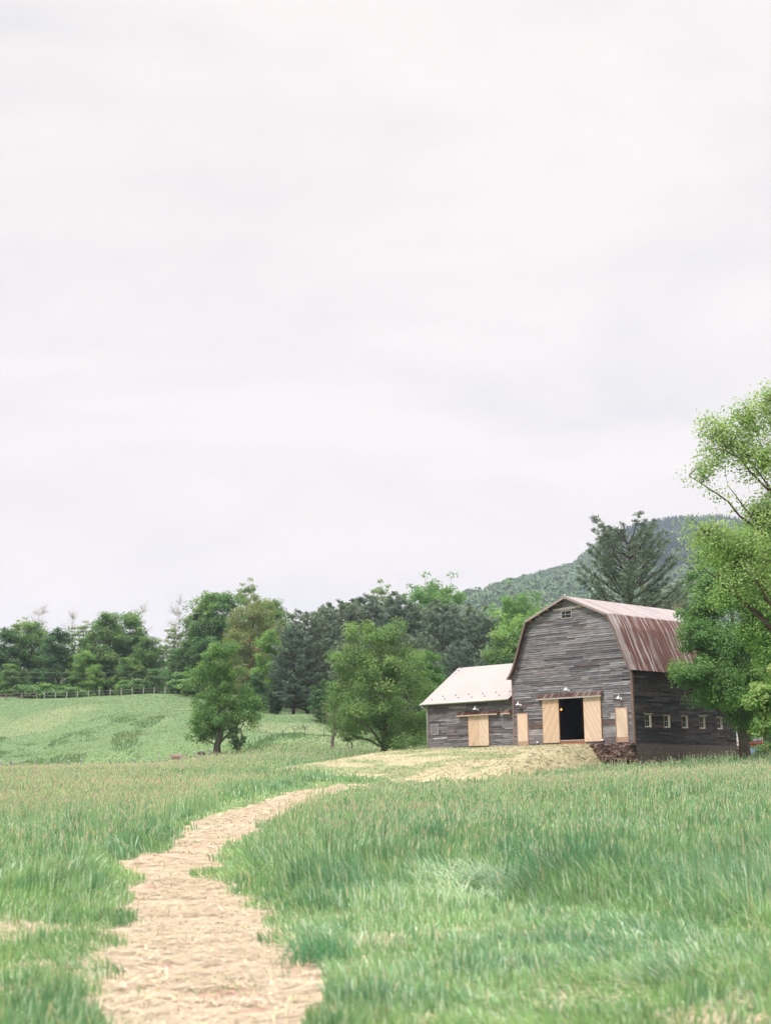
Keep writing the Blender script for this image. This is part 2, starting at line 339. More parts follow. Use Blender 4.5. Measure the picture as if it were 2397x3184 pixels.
def strips(name, x, y, z, ln, wid, ang, tilt, col):
    n = len(x); d = np.stack([np.cos(ang)*np.cos(tilt), np.sin(ang)*np.cos(tilt), np.sin(tilt)], -1); s = np.stack([-np.sin(ang), np.cos(ang), np.zeros(n)], -1)
    c = np.stack([x, y, z], -1); b = np.random.default_rng(1).normal(0, .12, n)[:, None]
    p = [c-d*ln[:, None]/2, c+s*b*ln[:, None]+np.array([0, 0, .006]), c+d*ln[:, None]/2]
    V = np.stack([p[0]-s*wid[:, None]/2, p[0]+s*wid[:, None]/2, p[1]-s*wid[:, None]/2, p[1]+s*wid[:, None]/2, p[2]-s*wid[:, None]/2, p[2]+s*wid[:, None]/2], 1)
    i = np.arange(n)[:, None]*6; Q = np.concatenate([i+np.array([[0, 1, 3, 2]]), i+np.array([[2, 3, 5, 4]])])
    return mk(name, V.reshape(-1, 3), Q, M_straw, np.repeat(col, 6, 0))
def straw_field():
    n = 420000; y = 6.5*np.exp(rng.random(n)*math.log(98/6.5)); x = rng.uniform(-.36, .36, n)*(y+3)
    m, mm = straw_mask(x, y); fringe = 1-smooth(0, 1.1+.02*y, poly_sd(x, y))
    pr = np.maximum(m, .26*fringe)
    pr = np.maximum(pr, .6*bare_patch(x, y)); pr = np.maximum(pr, .10*(1-smooth(13, 19, y))); pr = np.maximum(pr, .55*(1-smooth(.1, .75, poly_sd(x, y)))*(y < 21)*smooth(.38, .55, fbm(x, y, .45, 66.)))
    k = rng.random(n) < pr*(1-.93*soil_mask(x, y))*(1-.75*smooth(.60, .70, fbm(x, y, .7, 12.))); x, y = x[k], y[k]; n = len(x)
    w = np.maximum(rng.uniform(.005, .010, n), y*.00055); ln = rng.uniform(.10, .42, n)
    c = np.array([.58, .485, .35])*rng.uniform(.62, 1.3, (n, 1)); c[:, 2] *= rng.uniform(.85, 1.15, n)
    o = strips('loose_straw', x, y, height(x, y)+.018+rng.random(n)**2*.035, ln, w, rng.normal(.15, .75, n), rng.normal(0, .09, n), c)
    tag(o, 'pale dry straw strewn along the winding footpath', 'straw', kind='stuff')
def mulch_field():
    n = 130000; x = rng.uniform(-8, 17.5, n); y = rng.uniform(76, 122, n); m, mm = straw_mask(x, y); k = rng.random(n) < mm; x, y = x[k], y[k]; n = len(x)
    v, u = local(x, y); g = smooth(.46, .56, fbm(u*.5, v*1.3, 1.7, 15., 4))*smooth(4.2, 5.4, u); gr = rng.random(n) < g*.65
    c = np.array([.46, .42, .28])*rng.uniform(.88, 1.14, (n, 1)); c = np.where(gr[:, None], np.array([.19, .27, .11])*rng.uniform(.8, 1.2, (n, 1)), c)
    o = strips('straw_mulch', x, y, height(x, y)+.04+rng.random(n)*.05, rng.uniform(.08, .22, n), rng.uniform(.012, .024, n), rng.normal(.6, .8, n), rng.normal(.0, .3, n), c)
    tag(o, 'straw mulch with green shoots spread over the bank before the barn', 'straw', kind='stuff')
mulch_field()
# ------------------------------------------------------------------ grass
def blades(name, x, y, z, h, w, lean_a, lean, col, tip=None, mat=M_grass):
    """curved grass blades: three segments narrowing to a point"""
    n = len(x); c = np.stack([x, y, z-.02], -1); d = np.stack([np.cos(lean_a), np.sin(lean_a), np.zeros(n)], -1)
    fa = rng.uniform(0, math.pi, n); s = np.stack([np.cos(fa), np.sin(fa)*.4, np.zeros(n)], -1); s /= np.linalg.norm(s, axis=1)[:, None]
    lv = []; hh = h[:, None]; le = lean[:, None]
    for f, wf in ((0, .8), (.42, 1.), (.78, .75), (1., .14)):
        p = c+d*hh*le*f**2.2+np.array([0, 0, 1.])*hh*(f-.35*np.clip(le, 0, 1.3)*f**3); lv += [p-s*w[:, None]*wf/2, p+s*w[:, None]*wf/2]
    V = np.stack(lv, 1); i = np.arange(n)[:, None]*8
    Q = np.concatenate([i+np.array([[0, 1, 3, 2]]), i+np.array([[2, 3, 5, 4]]), i+np.array([[4, 5, 7, 6]])])
    tip = col if tip is None else tip
    C_ = np.stack([col*.9, col*.9, col, col, tip*.5+col*.5, tip*.5+col*.5, tip, tip], 1)
    return mk(name, V.reshape(-1, 3), Q, mat, C_.reshape(-1, 3))
def sel(n, y0, y1, pw, tw=.37):
    r_ = rng.random(n); a = 1-pw; y = (y0**a+r_*(y1**a-y0**a))**(1/a) if abs(a) > 1e-6 else y0*np.exp(r_*math.log(y1/y0))
    return rng.uniform(-tw, tw, n)*(y+4), y
def ray_mask(px, row, rx, ry, x, y):
    gx, gy = ground_at(px, row); return 1-smooth(.55, 1.1, np.hypot((x-gx)/rx, (y-gy)/ry)+(fbm(x, y, 1., 3.)-.5)*.6)
def tallness(x, y):
    """0 = short trampled sward, 1 = full meadow height"""
    sd_ = poly_sd(x, y); t = x/np.maximum(y, 1)
    left = x < np.interp(y, [5, 20, 30, 45, 60, 80], [-1.5, -3.8, -3.5, -4, -3, -1])
    tl = smooth(.05, .7, sd_)*smooth(17.5, 20.5, y+(fbm(x, y, 2.5, 2.)-.5)*3)
    edge = np.interp(x, [-3, 0, 1.5, 3.5, 8], [17.0, 17.2, 17.6, 13.4, 11.0])
    tr = smooth(.15, .9, sd_+(fbm(x, y, 1.2, 17.)-.5)*.8)*smooth(-.8, 1.6, y-edge+(fbm(x, y, 2., 5.)-.5)*3)
    tn = np.where(left, tl, tr)
    bankfront = smooth(58, 64, y)*(1-smooth(2.8, 5.0, x-.02*y))*smooth(-6, -2.5, x)*(y < 110)
    low = smooth(46, 52, y)*(1-smooth(1.5, 3.2, sd_))
    tn = tn*(1-.7*low)
    return tn*(.72+.28*smooth(.35, .6, fbm(x, y, 3.2, 40.)))*(1-.75*bankfront)
def bare_patch(x, y): return smooth(.50, .585, fbm(x, y*.7, 1.05, 31.))*(1-smooth(15, 21, y))*(1-tallness(x, y))
def meadow():
    x, y = sel(700000, 6.0, 150, 1.22, .40)
    v, u = local(x, y); m, mm = straw_mask(x, y); w = mound_w(x, y)
    sprout = rng.random(len(x)) < .10*smooth(.5, .62, fbm(x, y, .6, 77.))
    k = ((m < .35+.4*rng.random(len(x))) | (sprout & (w < .02))) & (rng.random(len(x)) > .80*bare_patch(x, y)) & ~((v > -.1) & (u > -.15) & (v < 13) & (u < 19)) & (w < .12+.1*rng.random(len(x)))
    k &= ~((y > 44) & (y < 96) & (poly_sd(x, y) < 1.6) & (rng.random(len(x)) < .85))
    x, y = x[k], y[k]; n = len(x); T_ = tallness(x, y)
    big = fbm(x, y, 6, 21.); mid = fbm(x, y, 1.3, 23.)
    h = (.13+.10*mid)*(1-T_)+(.37+.26*mid)*T_; cl = fbm(x, y, .55, 91.); h = h*rng.uniform(.5, 1.2, n)*(.40+1.2*cl); h *= np.where(m[k] > .5, .5, 1)
    h *= np.where(y > 100, .8, 1)
    dkc = smooth(.56, .68, cl)
    keep = rng.random(n) < np.where(T_ < .4, .55+.45*smooth(.40, .55, fbm(x, y, .8, 51.)), 1); x, y, T_, big, mid, h, dkc = [a[keep] for a in (x, y, T_, big, mid, h, dkc)]; n = len(x)
    wdt = np.maximum(rng.uniform(.005, .0125, n), y*.00062)
    r1 = rng.random((n, 1)); hue_ = smooth(.35, .65, fbm(x, y, 1.9, 111.))[:, None]; c = np.array([.095, .195, .115])*(1-r1)+np.array([.15, .255, .13])*r1; c = c*(1-.5*hue_)+np.array([.15, .24, .09])*.5*hue_
    yel = smooth(.48, .68, big)[:, None]*.4; c = c*(1-yel)+np.array([.165, .24, .10])*yel
    short = (1-T_)[:, None]; c = c*(1-.6*short)+np.array([.16, .27, .12])*.6*short
    c = c*(1-.6*dkc[:, None])+np.array([.055, .15, .09])*.6*dkc[:, None]
    pale = (rng.random(n) < .10+.12*smooth(.5, .65, mid))[:, None]; c = np.where(pale, np.array([.33, .40, .32]), c)
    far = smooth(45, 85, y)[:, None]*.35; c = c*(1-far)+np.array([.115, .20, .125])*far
    c = c*rng.uniform(.66, 1.38, (n, 1))*np.array([.86, .92, 1.0])
    # silvery fallen-over patch and darker coarse clumps seen in the right field
    sil = ray_mask(1480, 2790, .9, 1.6, x, y); dk = np.maximum(ray_mask(1320, 2680, .62, 1.3, x, y), ray_mask(1720, 2790, 1.3, 1.5, x, y)*.8)
    dk = np.maximum(dk, ray_mask(960, 3010, .35, .8, x, y)*.8)
    c = np.where((rng.random(n) < sil*.4)[:, None], np.array([.36, .44, .34])*rng.uniform(.8, 1.1, (n, 1)), c)
    c = c*(1-.8*dk[:, None])+np.array([.045, .125, .075])*.8*dk[:, None]; h = h*(1+.35*dk)
    la = 8*fbm(x, y, 2.4, 121.)+rng.normal(0, .9, n); lean = np.abs(rng.normal(.18, .22, n))+sil*.5+.75*smooth(.52, .66, fbm(x, y, 1.1, 131.))*rng.random(n)
    dead = (rng.random(n) < .035)[:, None]; c = np.where(dead, np.array([.36, .32, .24]), c)
    tip = c*np.array([1.18, 1.10, 1.05])
    o = blades('meadow_grass', x, y, height(x, y), h, wdt, la, lean, c, tip); tag(o, 'long fresh green meadow grass filling the field', 'grass', kind='stuff')
    # flowering stems with pinkish seed heads
    x, y = sel(150000, 14, 150, .75); v, u = local(x, y); m, mm = straw_mask(x, y); w = mound_w(x, y); T_ = tallness(x, y)
    dens = smooth(14, 55, y)*(.35+.9*smooth(.38, .62, fbm(x, y, 8, 61.)))*(1+.8*smooth(24, 40, y)*(1-smooth(-9, -3, x)))
    k = (m < .3) & (T_ > .5) & (w < .1) & ~((v > -.1) & (u > -.15) & (v < 13) & (u < 19)) & (rng.random(len(x)) < dens*.55)
    x, y = x[k], y[k]; n = len(x); h = rng.uniform(.50, .82, n)*np.where(y > 100, .85, 1); z = height(x, y)
    la = rng.normal(.5, .9, n); le = np.abs(rng.normal(.10, .10, n)); wd2 = np.maximum(.0035, y*.0004)*np.ones(n)
    c = np.array([.17, .26, .16])*rng.uniform(.8, 1.2, (n, 1))
    blades_o = blades('flowering_stems', x, y, z, h, wd2, la, le, c); tag(blades_o, 'thin flowering grass stems standing above the meadow', 'grass', kind='stuff')
    # heads: spindle of two crossed quads near the tip
    hx = x+np.cos(la)*h*le*.9; hy = y+np.sin(la)*h*le*.9; hz_ = z+h*(1-.3*le)
    hl = rng.uniform(.06, .13, n)*np.where(y > 50, 1.25, 1); hw = np.maximum(rng.uniform(.010, .018, n), y*.00042)
    ca = rng.uniform(0, math.pi, n); s = np.stack([np.cos(ca), np.sin(ca), 0*ca], -1); s2 = np.stack([-np.sin(ca), np.cos(ca), 0*ca], -1)
    c0 = np.stack([hx, hy, hz_-.02], -1); upv = np.stack([np.cos(la)*.25, np.sin(la)*.25, np.ones(n)], -1)*hl[:, None]
    V = []
    for ss in (s, s2): V += [c0-upv*.5, c0+ss*hw[:, None]/2, c0+upv*.6, c0-ss*hw[:, None]/2]
    V = np.stack(V, 1); i = np.arange(n)[:, None]*8; Q = np.concatenate([i+np.array([[0, 1, 2, 3]]), i+np.array([[4, 5, 6, 7]])])
    r2 = rng.random((n, 1)); col = np.array([.34, .225, .225])*(1-r2)+np.array([.46, .38, .36])*r2; gg = rng.random((n, 1)) < .35; col = np.where(gg, np.array([.36, .42, .27]), col)
    o = mk('seed_heads', V.reshape(-1, 3), Q, M_grass, np.repeat(col, 8, 0)); tag(o, 'pinkish brown grass seed heads over the meadow', 'grass', kind='stuff')
straw_field()
meadow()
def tussocks():
    x, y = sel(260000, 120, 262, .3, .34); v, u = local(x, y)
    tus = smooth(.56, .68, fbm(x, y/2.2, 4.0, 3.7))*smooth(150, 158, y)*(1-smooth(184, 200, y))
    k = (rng.random(len(x)) < .45+.55*tus) & (mound_w(x, y) < .05) & ~((v > -1) & (u > -1) & (v < 14) & (u < 20)); x, y, tus = x[k], y[k], tus[k]; n = len(x)
    r1 = fbm(x, y, 12, 71.)[:, None]; c = np.array([.085, .15, .072])*(1-r1)+np.array([.11, .165, .08])*r1; c = c*(1-.28*tus[:, None])+np.array([.06, .13, .06])*.28*tus[:, None]
    fresh = ((1-smooth(150, 168, y))*smooth(-4, 4, x+y*.10))[:, None]; c = c*(1-.5*fresh)+np.array([.07, .165, .09])*.5*fresh
    dry = smooth(.6, .72, fbm(x, y, 5, 81.))[:, None]*.5; c = c*(1-dry)+np.array([.19, .18, .12])*dry
    h = rng.uniform(.06, .16, n)*(1+1.6*tus+.8*fresh[:, 0]); w = rng.uniform(.05, .11, n)
    o = blades('hill_grass', x, y, height(x, y), h, w, rng.uniform(0, 6.3, n), np.abs(rng.normal(.4, .3, n)), c*rng.uniform(.95, 1.06, (n, 1)))
    tag(o, 'pasture grass with rough tussocks on the far bank', 'grass', kind='stuff')
tussocks()
def rushes():
    """three groups of tall broad dark blades rising over the right field"""
    for (px, row, n, spread, hh, lab) in ((1795, 2800, 26, .16, 1.15, 'tallest upright clump of broad dark green blades in the right field'),
                                          (1640, 2790, 22, .14, .95, 'upright dark blade clump between the silvery grass and the tallest clump'),
                                          (1322, 2660, 80, .2, .75, 'low dense dark green grass clump beside the path side of the right field'),
                                          (985, 3010, 170, .16, .34, 'leafy blue green weed clump at the near right edge of the straw path')):
        gx, gy = ground_at(px, row); x = gx+rng.normal(0, spread, n); y = gy+rng.normal(0, spread, n)
        c = np.array([.055, .17, .09])*rng.uniform(.8, 1.3, (n, 1))
        o = blades('grass_clump', x, y, height(x, y), hh*rng.uniform(.5, 1.05, n), rng.uniform(.010, .02, n)*(.55 if hh < .5 else 1), rng.uniform(0, 6.3, n), np.abs(rng.normal(.12 if hh > .5 else .6, .14, n)), c)
        tag(o, lab, 'grass clump')
rushes()
# ------------------------------------------------------------------ trees
class Leaves:
    def __init__(s): s.c = []; s.n = []; s.L = []; s.W = []; s.col = []; s.t = []
    def add(s, c, nrm, Ln, Wn, col, t=None):
        s.c.append(c); s.n.append(nrm); s.L.append(Ln); s.W.append(Wn); s.col.append(col); s.t.append(t if t is not None else rng.normal(size=c.shape))
    def build(s, name, mat, parent):
        c = np.concatenate(s.c); n = np.concatenate(s.n); Ln = np.concatenate(s.L)[:, None]; Wn = np.concatenate(s.W)[:, None]; col = np.concatenate(s.col); t = np.concatenate(s.t)
        n = n/(np.linalg.norm(n, axis=1)[:, None]+1e-9); t = t-n*(t*n).sum(1)[:, None]; t /= np.linalg.norm(t, axis=1)[:, None]+1e-9; b = np.cross(n, t)
        V = np.stack([c-t*Ln/2, c+b*Wn/2+t*Ln*.05-n*Wn*.12, c+t*Ln/2, c-b*Wn/2+t*Ln*.05-n*Wn*.12], 1)
        Q = np.arange(len(c)*4).reshape(-1, 4)
        return mk(name, V.reshape(-1, 3), Q, mat, np.repeat(col, 4, 0), parent)
def curve(a, b, n=6, bow=.12, jit=.03, droop=0):
    a = np.asarray(a, float); b = np.asarray(b, float); t = np.linspace(0, 1, n)[:, None]; p = a+(b-a)*t; ln = np.linalg.norm(b-a)
    p[:, 2] += (np.sin(t*math.pi)*bow*ln)[:, 0]-(droop*ln*t[:, 0]**2); j = rng.normal(0, jit*ln, p.shape)*np.sin(t*math.pi); return p+j
BARK = (.13, .11, .095)
def inside_barn(c, base):
    w = c+base; v, u = local(w[:, 0], w[:, 1]); z = w[:, 2]-BZ
    return (v > -.6) & (v < 13.4) & (u > -.7) & (u < 11) & (z < 10.4-np.abs(u-5.2)*.75+.4)
def leafy(name, base, lobes, label, cat='tree', leaf=.2, n_leaf=16000, cols=((.055, .14, .035), (.10, .21, .05)), clear=.2, tr=.25, clump=.7, flat=.5, n_clump=220, limbs=14, dens_lim=None, bark=BARK, shell=.45, group=None, branch=1.0, trunk_top=None, extra=None, cull=False, updir=.7, hang=0, lean=0, stems=1, steep=(.45, .95), ljit=.03):
    """broadleaf tree: trunk and limbs grown to leaf clumps spread through the crown lobes (centre, radii; relative to base)"""
    root = empty(name, base); tag(root, label, cat, group)
    vol = np.array([(l[3]*l[4]*l[5])**.8*(l[6] if len(l) > 6 else 1) for l in lobes]); cnt = np.maximum(3, (vol/vol.sum()*n_clump)).astype(int)
    ctr = []; out = []
    for l, k in zip(lobes, cnt):
        d = rng.normal(size=(k, 3)); d /= np.linalg.norm(d, axis=1)[:, None]; r_ = rng.random(k)[:, None]**shell
        ctr.append(np.array(l[:3])+d*r_*np.array(l[3:6])); out.append(d)
    ctr = np.concatenate(ctr); out = np.concatenate(out)
    k = ctr[:, 2] > .25; ctr, out = ctr[k], out[k]
    if cull: k = ~inside_barn(ctr, np.array(base)); ctr, out = ctr[k], out[k]
    top = max(l[2]+l[5]*.5 for l in lobes); tx = np.average([l[0] for l in lobes], weights=vol); ty = np.average([l[1] for l in lobes], weights=vol)
    wood = MB(); trunks = []
    for s_ in range(stems):
        off = rng.normal(0, tr*1.2, 2)*(stems > 1)
        tp = curve((off[0], off[1], -.15), (tx*.8+off[0]*4, ty*.8+off[1]*4, (trunk_top or top*.86)), 10, 0, .018)
        f = np.linspace(0, 1, 10); rad = tr*(1-f)**.8*.95+.02; rad[0] *= 1.35; rad[1] *= 1.05
        if stems > 1: rad = rad*.6
        wood.tube(tp, rad, 8, bark); trunks.append((tp, rad))
    # limbs: well separated clumps
    sel_ = [int(np.argmax(ctr[:, 2]))]; dmin = np.linalg.norm(ctr-ctr[sel_[0]], axis=1)
    for _ in range(min(limbs, len(ctr))-1):
        q = int(np.argmax(dmin)); sel_.append(q); dmin = np.minimum(dmin, np.linalg.norm(ctr-ctr[q], axis=1))
    lp = []; lr = []
    for q in sel_:
        tp, rad = trunks[q % stems]; tgt = ctr[q]; hd = np.hypot(tgt[0], tgt[1])
        za = np.clip(tgt[2]-hd*rng.uniform(*steep), clear*top, tp[-2, 2]); i = int(np.argmin(abs(tp[:, 2]-za))); a = tp[i]
        pts = curve(a, tgt, 8, rng.uniform(-.02, .08), ljit, 0); r0 = min(rad[i]*.62, .018+.022*np.linalg.norm(tgt-a)*1.1)
        rr = np.linspace(r0, .012*branch, 8); wood.tube(pts, rr, 6, bark, False); lp.append(pts[2:]); lr.append(rr[2:])
    LP = np.concatenate(lp); LR = np.concatenate(lr)
    for q in range(len(ctr)):
        d = np.linalg.norm(LP-ctr[q], axis=1)+np.maximum(0, LP[:, 2]-ctr[q, 2])*.8; i = int(np.argmin(d)); r0 = min(LR[i]*.7, .03)*branch
        if d[i] > .2: wood.tube(curve(LP[i], ctr[q], 5, .05, .05), np.linspace(r0, .006, 5), 4, bark, False)
    wood.build('trunk', M_bark, root, True)
    # leaves
    lf = Leaves(); K = len(ctr); per = np.maximum(4, rng.poisson(n_leaf/K*rng.uniform(.5, 1.5, K))); who = np.repeat(np.arange(K), per); n = len(who)
    cr_ = clump*rng.uniform(.6, 1.35, K); o = rng.normal(size=(n, 3)); o /= np.linalg.norm(o, axis=1)[:, None]; o *= rng.random(n)[:, None]**.45
    p = ctr[who]+o*cr_[who][:, None]*np.array([1, 1, flat])
    if hang: p[:, 2] -= np.abs(rng.normal(0, hang, n))
    k = p[:, 2] > .12
    if cull: k &= ~inside_barn(p, np.array(base))
    p, o, who = p[k], o[k], who[k]; n = len(p)
    nr = o*.5+out[who]*.35+np.array([0, 0, updir])+rng.normal(0, .55, (n, 3))
    f = np.clip(rng.random(n)*.55+rng.random(K)[who]*.45+ .15*(o[:, 2]), 0, 1)[:, None]; col = np.array(cols[0])*(1-f)+np.array(cols[1])*f
    if len(cols) > 2:
        kk = (rng.random(K) < .22)[who][:, None] | (rng.random((n, 1)) < .06); col = np.where(kk, np.array(cols[2])*rng.uniform(.85, 1.15, (n, 1)), col)
    sz = leaf*rng.uniform(.65, 1.3, n); lf.add(p, nr, sz, sz*.66, col)
    lf.build('crown', M_leaf, root); return root
def lobes_px(base, Y, L_, dy=.0, ysc=.85):
    """crown lobes given as photo ovals (px,row,rx,ry[,depth shift, weight]) turned into metres around the trunk"""
    r = []
    for l in L_:
        sh = l[4] if len(l) > 4 else 0; yy = Y+dy+sh; c = P(l[0], l[1], yy)-np.array(base); k = yy/4478
        r.append((c[0], c[1], c[2], l[2]*k, max(l[2], l[3]*.7)*k*ysc, l[3]*k, l[5] if len(l) > 5 else 1))
    return r
def base_at(px, row, Y):
    p = P(px, row, Y); return (float(p[0]), float(Y), float(height(p[0], Y))-.05)
GREEN = ((.050, .130, .038), (.105, .215, .055), (.13, .24, .06))
MAPLE = ((.045, .125, .035), (.090, .205, .050), (.12, .235, .055))
LIGHT = ((.085, .19, .045), (.155, .28, .065), (.19, .30, .075))
# centre maple
b = base_at(1193, 2335, 124)
leafy('maple_tree', b, lobes_px(b, 124, [(1130, 1975, 62, 50), (1215, 1985, 60, 58), (1105, 2060, 85, 62), (1250, 2075, 85, 60), (1185, 2110, 120, 80, -1), (1065, 2160, 72, 52), (1310, 2150, 58, 50), (1160, 2215, 125, 62, -1.5), (1275, 2240, 75, 55), (1085, 2250, 55, 35), (1245, 2295, 85, 28, -1)]),
      'broad bright green maple standing alone left of the annex', leaf=.18, n_leaf=40000, cols=((.075, .155, .05), (.13, .225, .07), (.155, .25, .075)), n_clump=260, clump=.85, flat=.85, limbs=18, tr=.27, clear=.12)
b = base_at(1335, 2320, 138)
leafy('maple_tree', b, lobes_px(b, 138, [(1330, 2075, 48, 62), (1345, 2140, 45, 62), (1345, 2220, 45, 60)]), 'darker leafy tree half hidden behind the right side of the lone maple', leaf=.2, n_leaf=11000, cols=MAPLE, n_clump=110, tr=.2)
# left maple, with dead snags in its top
b = base_at(676, 2345, 150)
leafy('maple_tree', b, lobes_px(b, 150, [(700, 2020, 48, 32), (655, 2070, 55, 40), (620, 2105, 42, 30), (725, 2085, 38, 30), (700, 2130, 40, 45), (755, 2150, 38, 22, 0, .6), (640, 2195, 55, 38), (680, 2150, 48, 45), (690, 2090, 30, 40), (735, 2190, 62, 38), (680, 2240, 80, 36), (775, 2175, 48, 22), (622, 2258, 48, 34), (765, 2235, 50, 30), (800, 2190, 28, 18), (605, 2292, 36, 16), (650, 2290, 36, 16)]),
      'wide maple at the foot of the hill, its ragged narrow top above a broad skirt', leaf=.19, n_leaf=30000, cols=((.06, .145, .042), (.11, .225, .055), (.155, .27, .07)), n_clump=240, clump=.8, flat=.85, limbs=20, tr=.36, clear=.12)
b = base_at(735, 2350, 149)
leafy('bush', b, lobes_px(b, 149, [(735, 2300, 27, 34), (730, 2268, 18, 22)]), 'small upright bush just right of the maple at the hill foot', 'bush', leaf=.16, n_leaf=3500, cols=((.05, .12, .045), (.09, .18, .06)), n_clump=50, clump=.4, tr=.07, clear=.05, limbs=8, stems=3)
def bare(name, base, H, spread, label, cat='tree', n=34, col=(.24, .21, .19), leafn=0, lc=LIGHT, r0=.12, group=None, stems=1, twig=6):
    root = empty(name, base); tag(root, label, cat, group); wd_ = MB(); tips = []
    for s_ in range(stems):
        tp = curve((0, 0, -.1), (rng.normal(0, spread*.3), rng.normal(0, spread*.2), H), 9, 0, .03); rr = np.linspace(r0, .02, 9); wd_.tube(tp, rr, 6, col)
        for _ in range(n):
            i = rng.integers(2, 9); a = rng.uniform(0, 6.28); ln = spread*rng.uniform(.35, 1)*(1-.085*i); e_ = tp[i]+np.array([math.cos(a)*ln, math.sin(a)*ln, rng.uniform(.7, 1.9)*ln]); pt = curve(tp[i], e_, 6, .05, .06)
            wd_.tube(pt, np.linspace(rr[i]*.45, .012, 6), 4, col, False)
            for _2 in range(twig):
                j = rng.integers(2, 6); a2 = rng.uniform(0, 6.28); l2 = ln*rng.uniform(.2, .5); e2 = pt[j]+np.array([math.cos(a2)*l2, math.sin(a2)*l2, rng.uniform(0.1, 1.1)*l2]); wd_.tube(curve(pt[j], e2, 4, 0, .07), np.linspace(.02, .008, 4), 3, col, False); tips.append(e2)
    wd_.build('trunk', M_bark, root, True)
    if leafn:
        tips = np.array(tips); w = rng.integers(0, len(tips), leafn); p = tips[w]+rng.normal(0, .25, (leafn, 3)); lf = Leaves(); f = rng.random((leafn, 1))
        lf.add(p, rng.normal(size=p.shape)+np.array([0, 0, .6]), np.full(leafn, .17), np.full(leafn, .11), np.array(lc[0])*(1-f)+np.array(lc[1])*f); lf.build('crown', M_leaf, root)
    return root
b = base_at(1032, 2310, 140); bare('bare_tree', b, 5.2, 2.4, 'half dead grey tree with bare twigs left of the lone maple', n=20, leafn=900, r0=.17, stems=2, col=(.20, .165, .15))
b = base_at(1090, 2300, 142); leafy('bush', b, lobes_px(b, 142, [(1090, 2285, 42, 22)]), 'low pale green bush under the left edge of the lone maple', 'bush', leaf=.15, n_leaf=2500, cols=((.11, .19, .07), (.18, .26, .10)), n_clump=40, clump=.4, tr=.05, clear=.05, limbs=8, stems=3)
b = base_at(742, 2230, 151); bare('dead_snag', (b[0], b[1]+1, height(b[0], b[1])), 7.2, 1.2, 'pale leafless snag rising beside the ragged maple top', 'dead tree', n=7, r0=.10, col=(.34, .30, .27), twig=2)
# right-hand maples
b = base_at(2312, 2320, 97)
leafy('maple_tree', b, lobes_px(b, 97, [(2165, 1985, 78, 50, -3), (2160, 2078, 75, 38, -4), (2190, 1905, 80, 60, -1), (2215, 1815, 75, 65, 0), (2290, 1790, 85, 80, 1), (2225, 2030, 80, 60, -3), (2250, 2150, 80, 45, -4), (2280, 2000, 105, 60, -2), (2200, 2110, 95, 42, -4), (2290, 2100, 110, 55, -2), (2260, 2180, 70, 35, -2), (2340, 2200, 70, 55, -1), (2330, 2260, 55, 22), (2400, 1900, 80, 80, 2), (2390, 2050, 80, 70, 0), (2275, 2232, 22, 16, -1.5), (2180, 2165, 42, 18, -3.5)]),
      'large dark green maple hiding the far end of the barn', leaf=.17, n_leaf=85000, cols=((.055, .145, .042), (.100, .215, .056), (.14, .25, .065)), n_clump=600, clump=.75, flat=.8, limbs=28, tr=.38, clear=.16, cull=True)
b = base_at(2440, 2350, 88)
leafy('maple_tree', b, lobes_px(b, 86, [(2370, 1760, 85, 80), (2330, 1690, 60, 50), (2440, 1850, 90, 110), (2420, 2000, 95, 80), (2480, 2150, 110, 90), (2240, 1715, 75, 55, 1), (2300, 1850, 80, 70, 0), (2340, 1950, 70, 60, 0)]),
      'leafy yellow green tree rising behind the dark maple at the right edge', leaf=.16, n_leaf=46000, cols=((.085, .19, .045), (.14, .275, .06), (.18, .31, .07)), n_clump=420, clump=.75, flat=.85, limbs=18, tr=.32, clear=.2)
# near sparse tree leaning in from the right edge
b = base_at(2560, 2600, 56)
leafy('poplar_tree', b, lobes_px(b, 56, [(2160, 1475, 52, 30, 0, .35), (2205, 1440, 60, 50, 0, .5), (2200, 1330, 45, 55, 0, .35), (2260, 1370, 75, 75, 0, .7), (2330, 1300, 75, 70, 0, .7), (2385, 1240, 60, 50, 0, .7), (2460, 1290, 90, 100, 1, .9), (2370, 1420, 100, 70, 0, .8), (2230, 1525, 60, 22, 0, .2), (2280, 1570, 45, 22, 0, .25), (2160, 1640, 60, 38, -1, .4), (2230, 1670, 85, 55, -1, .7), (2180, 1720, 50, 40, -1, .3), (2310, 1710, 90, 60, -1, .9), (2370, 1590, 60, 70, 0, 1.1), (2330, 1800, 90, 70, -1, 1), (2400, 1720, 80, 75, 0, 1), (2480, 1600, 120, 120, 1, 1), (2500, 1850, 130, 100, 1, 1)]),
      'tall airy pale green tree leaning in over the right edge', leaf=.115, n_leaf=44000, cols=((.14, .24, .08), (.23, .34, .12), (.28, .38, .15)), n_clump=1150, clump=.62, flat=.9, limbs=34, tr=.26, clear=.3, shell=.55, updir=.35, bark=(.10, .075, .065), hang=.05, steep=(.8, 1.15), ljit=.012)
b = base_at(2520, 2700, 46)
leafy('young_tree', b, lobes_px(b, 46, [(2365, 2150, 55, 50), (2410, 2220, 60, 70), (2370, 2260, 35, 28), (2450, 2100, 70, 70), (2330, 2190, 22, 18), (2520, 2250, 80, 90)]),
      'low young tree with large light leaves at the right edge in front of the maple', leaf=.12, n_leaf=11000, cols=((.10, .20, .05), (.17, .29, .08), (.24, .30, .11)), n_clump=190, clump=.3, flat=.8, limbs=14, tr=.1, clear=.3, shell=.6, stems=2)
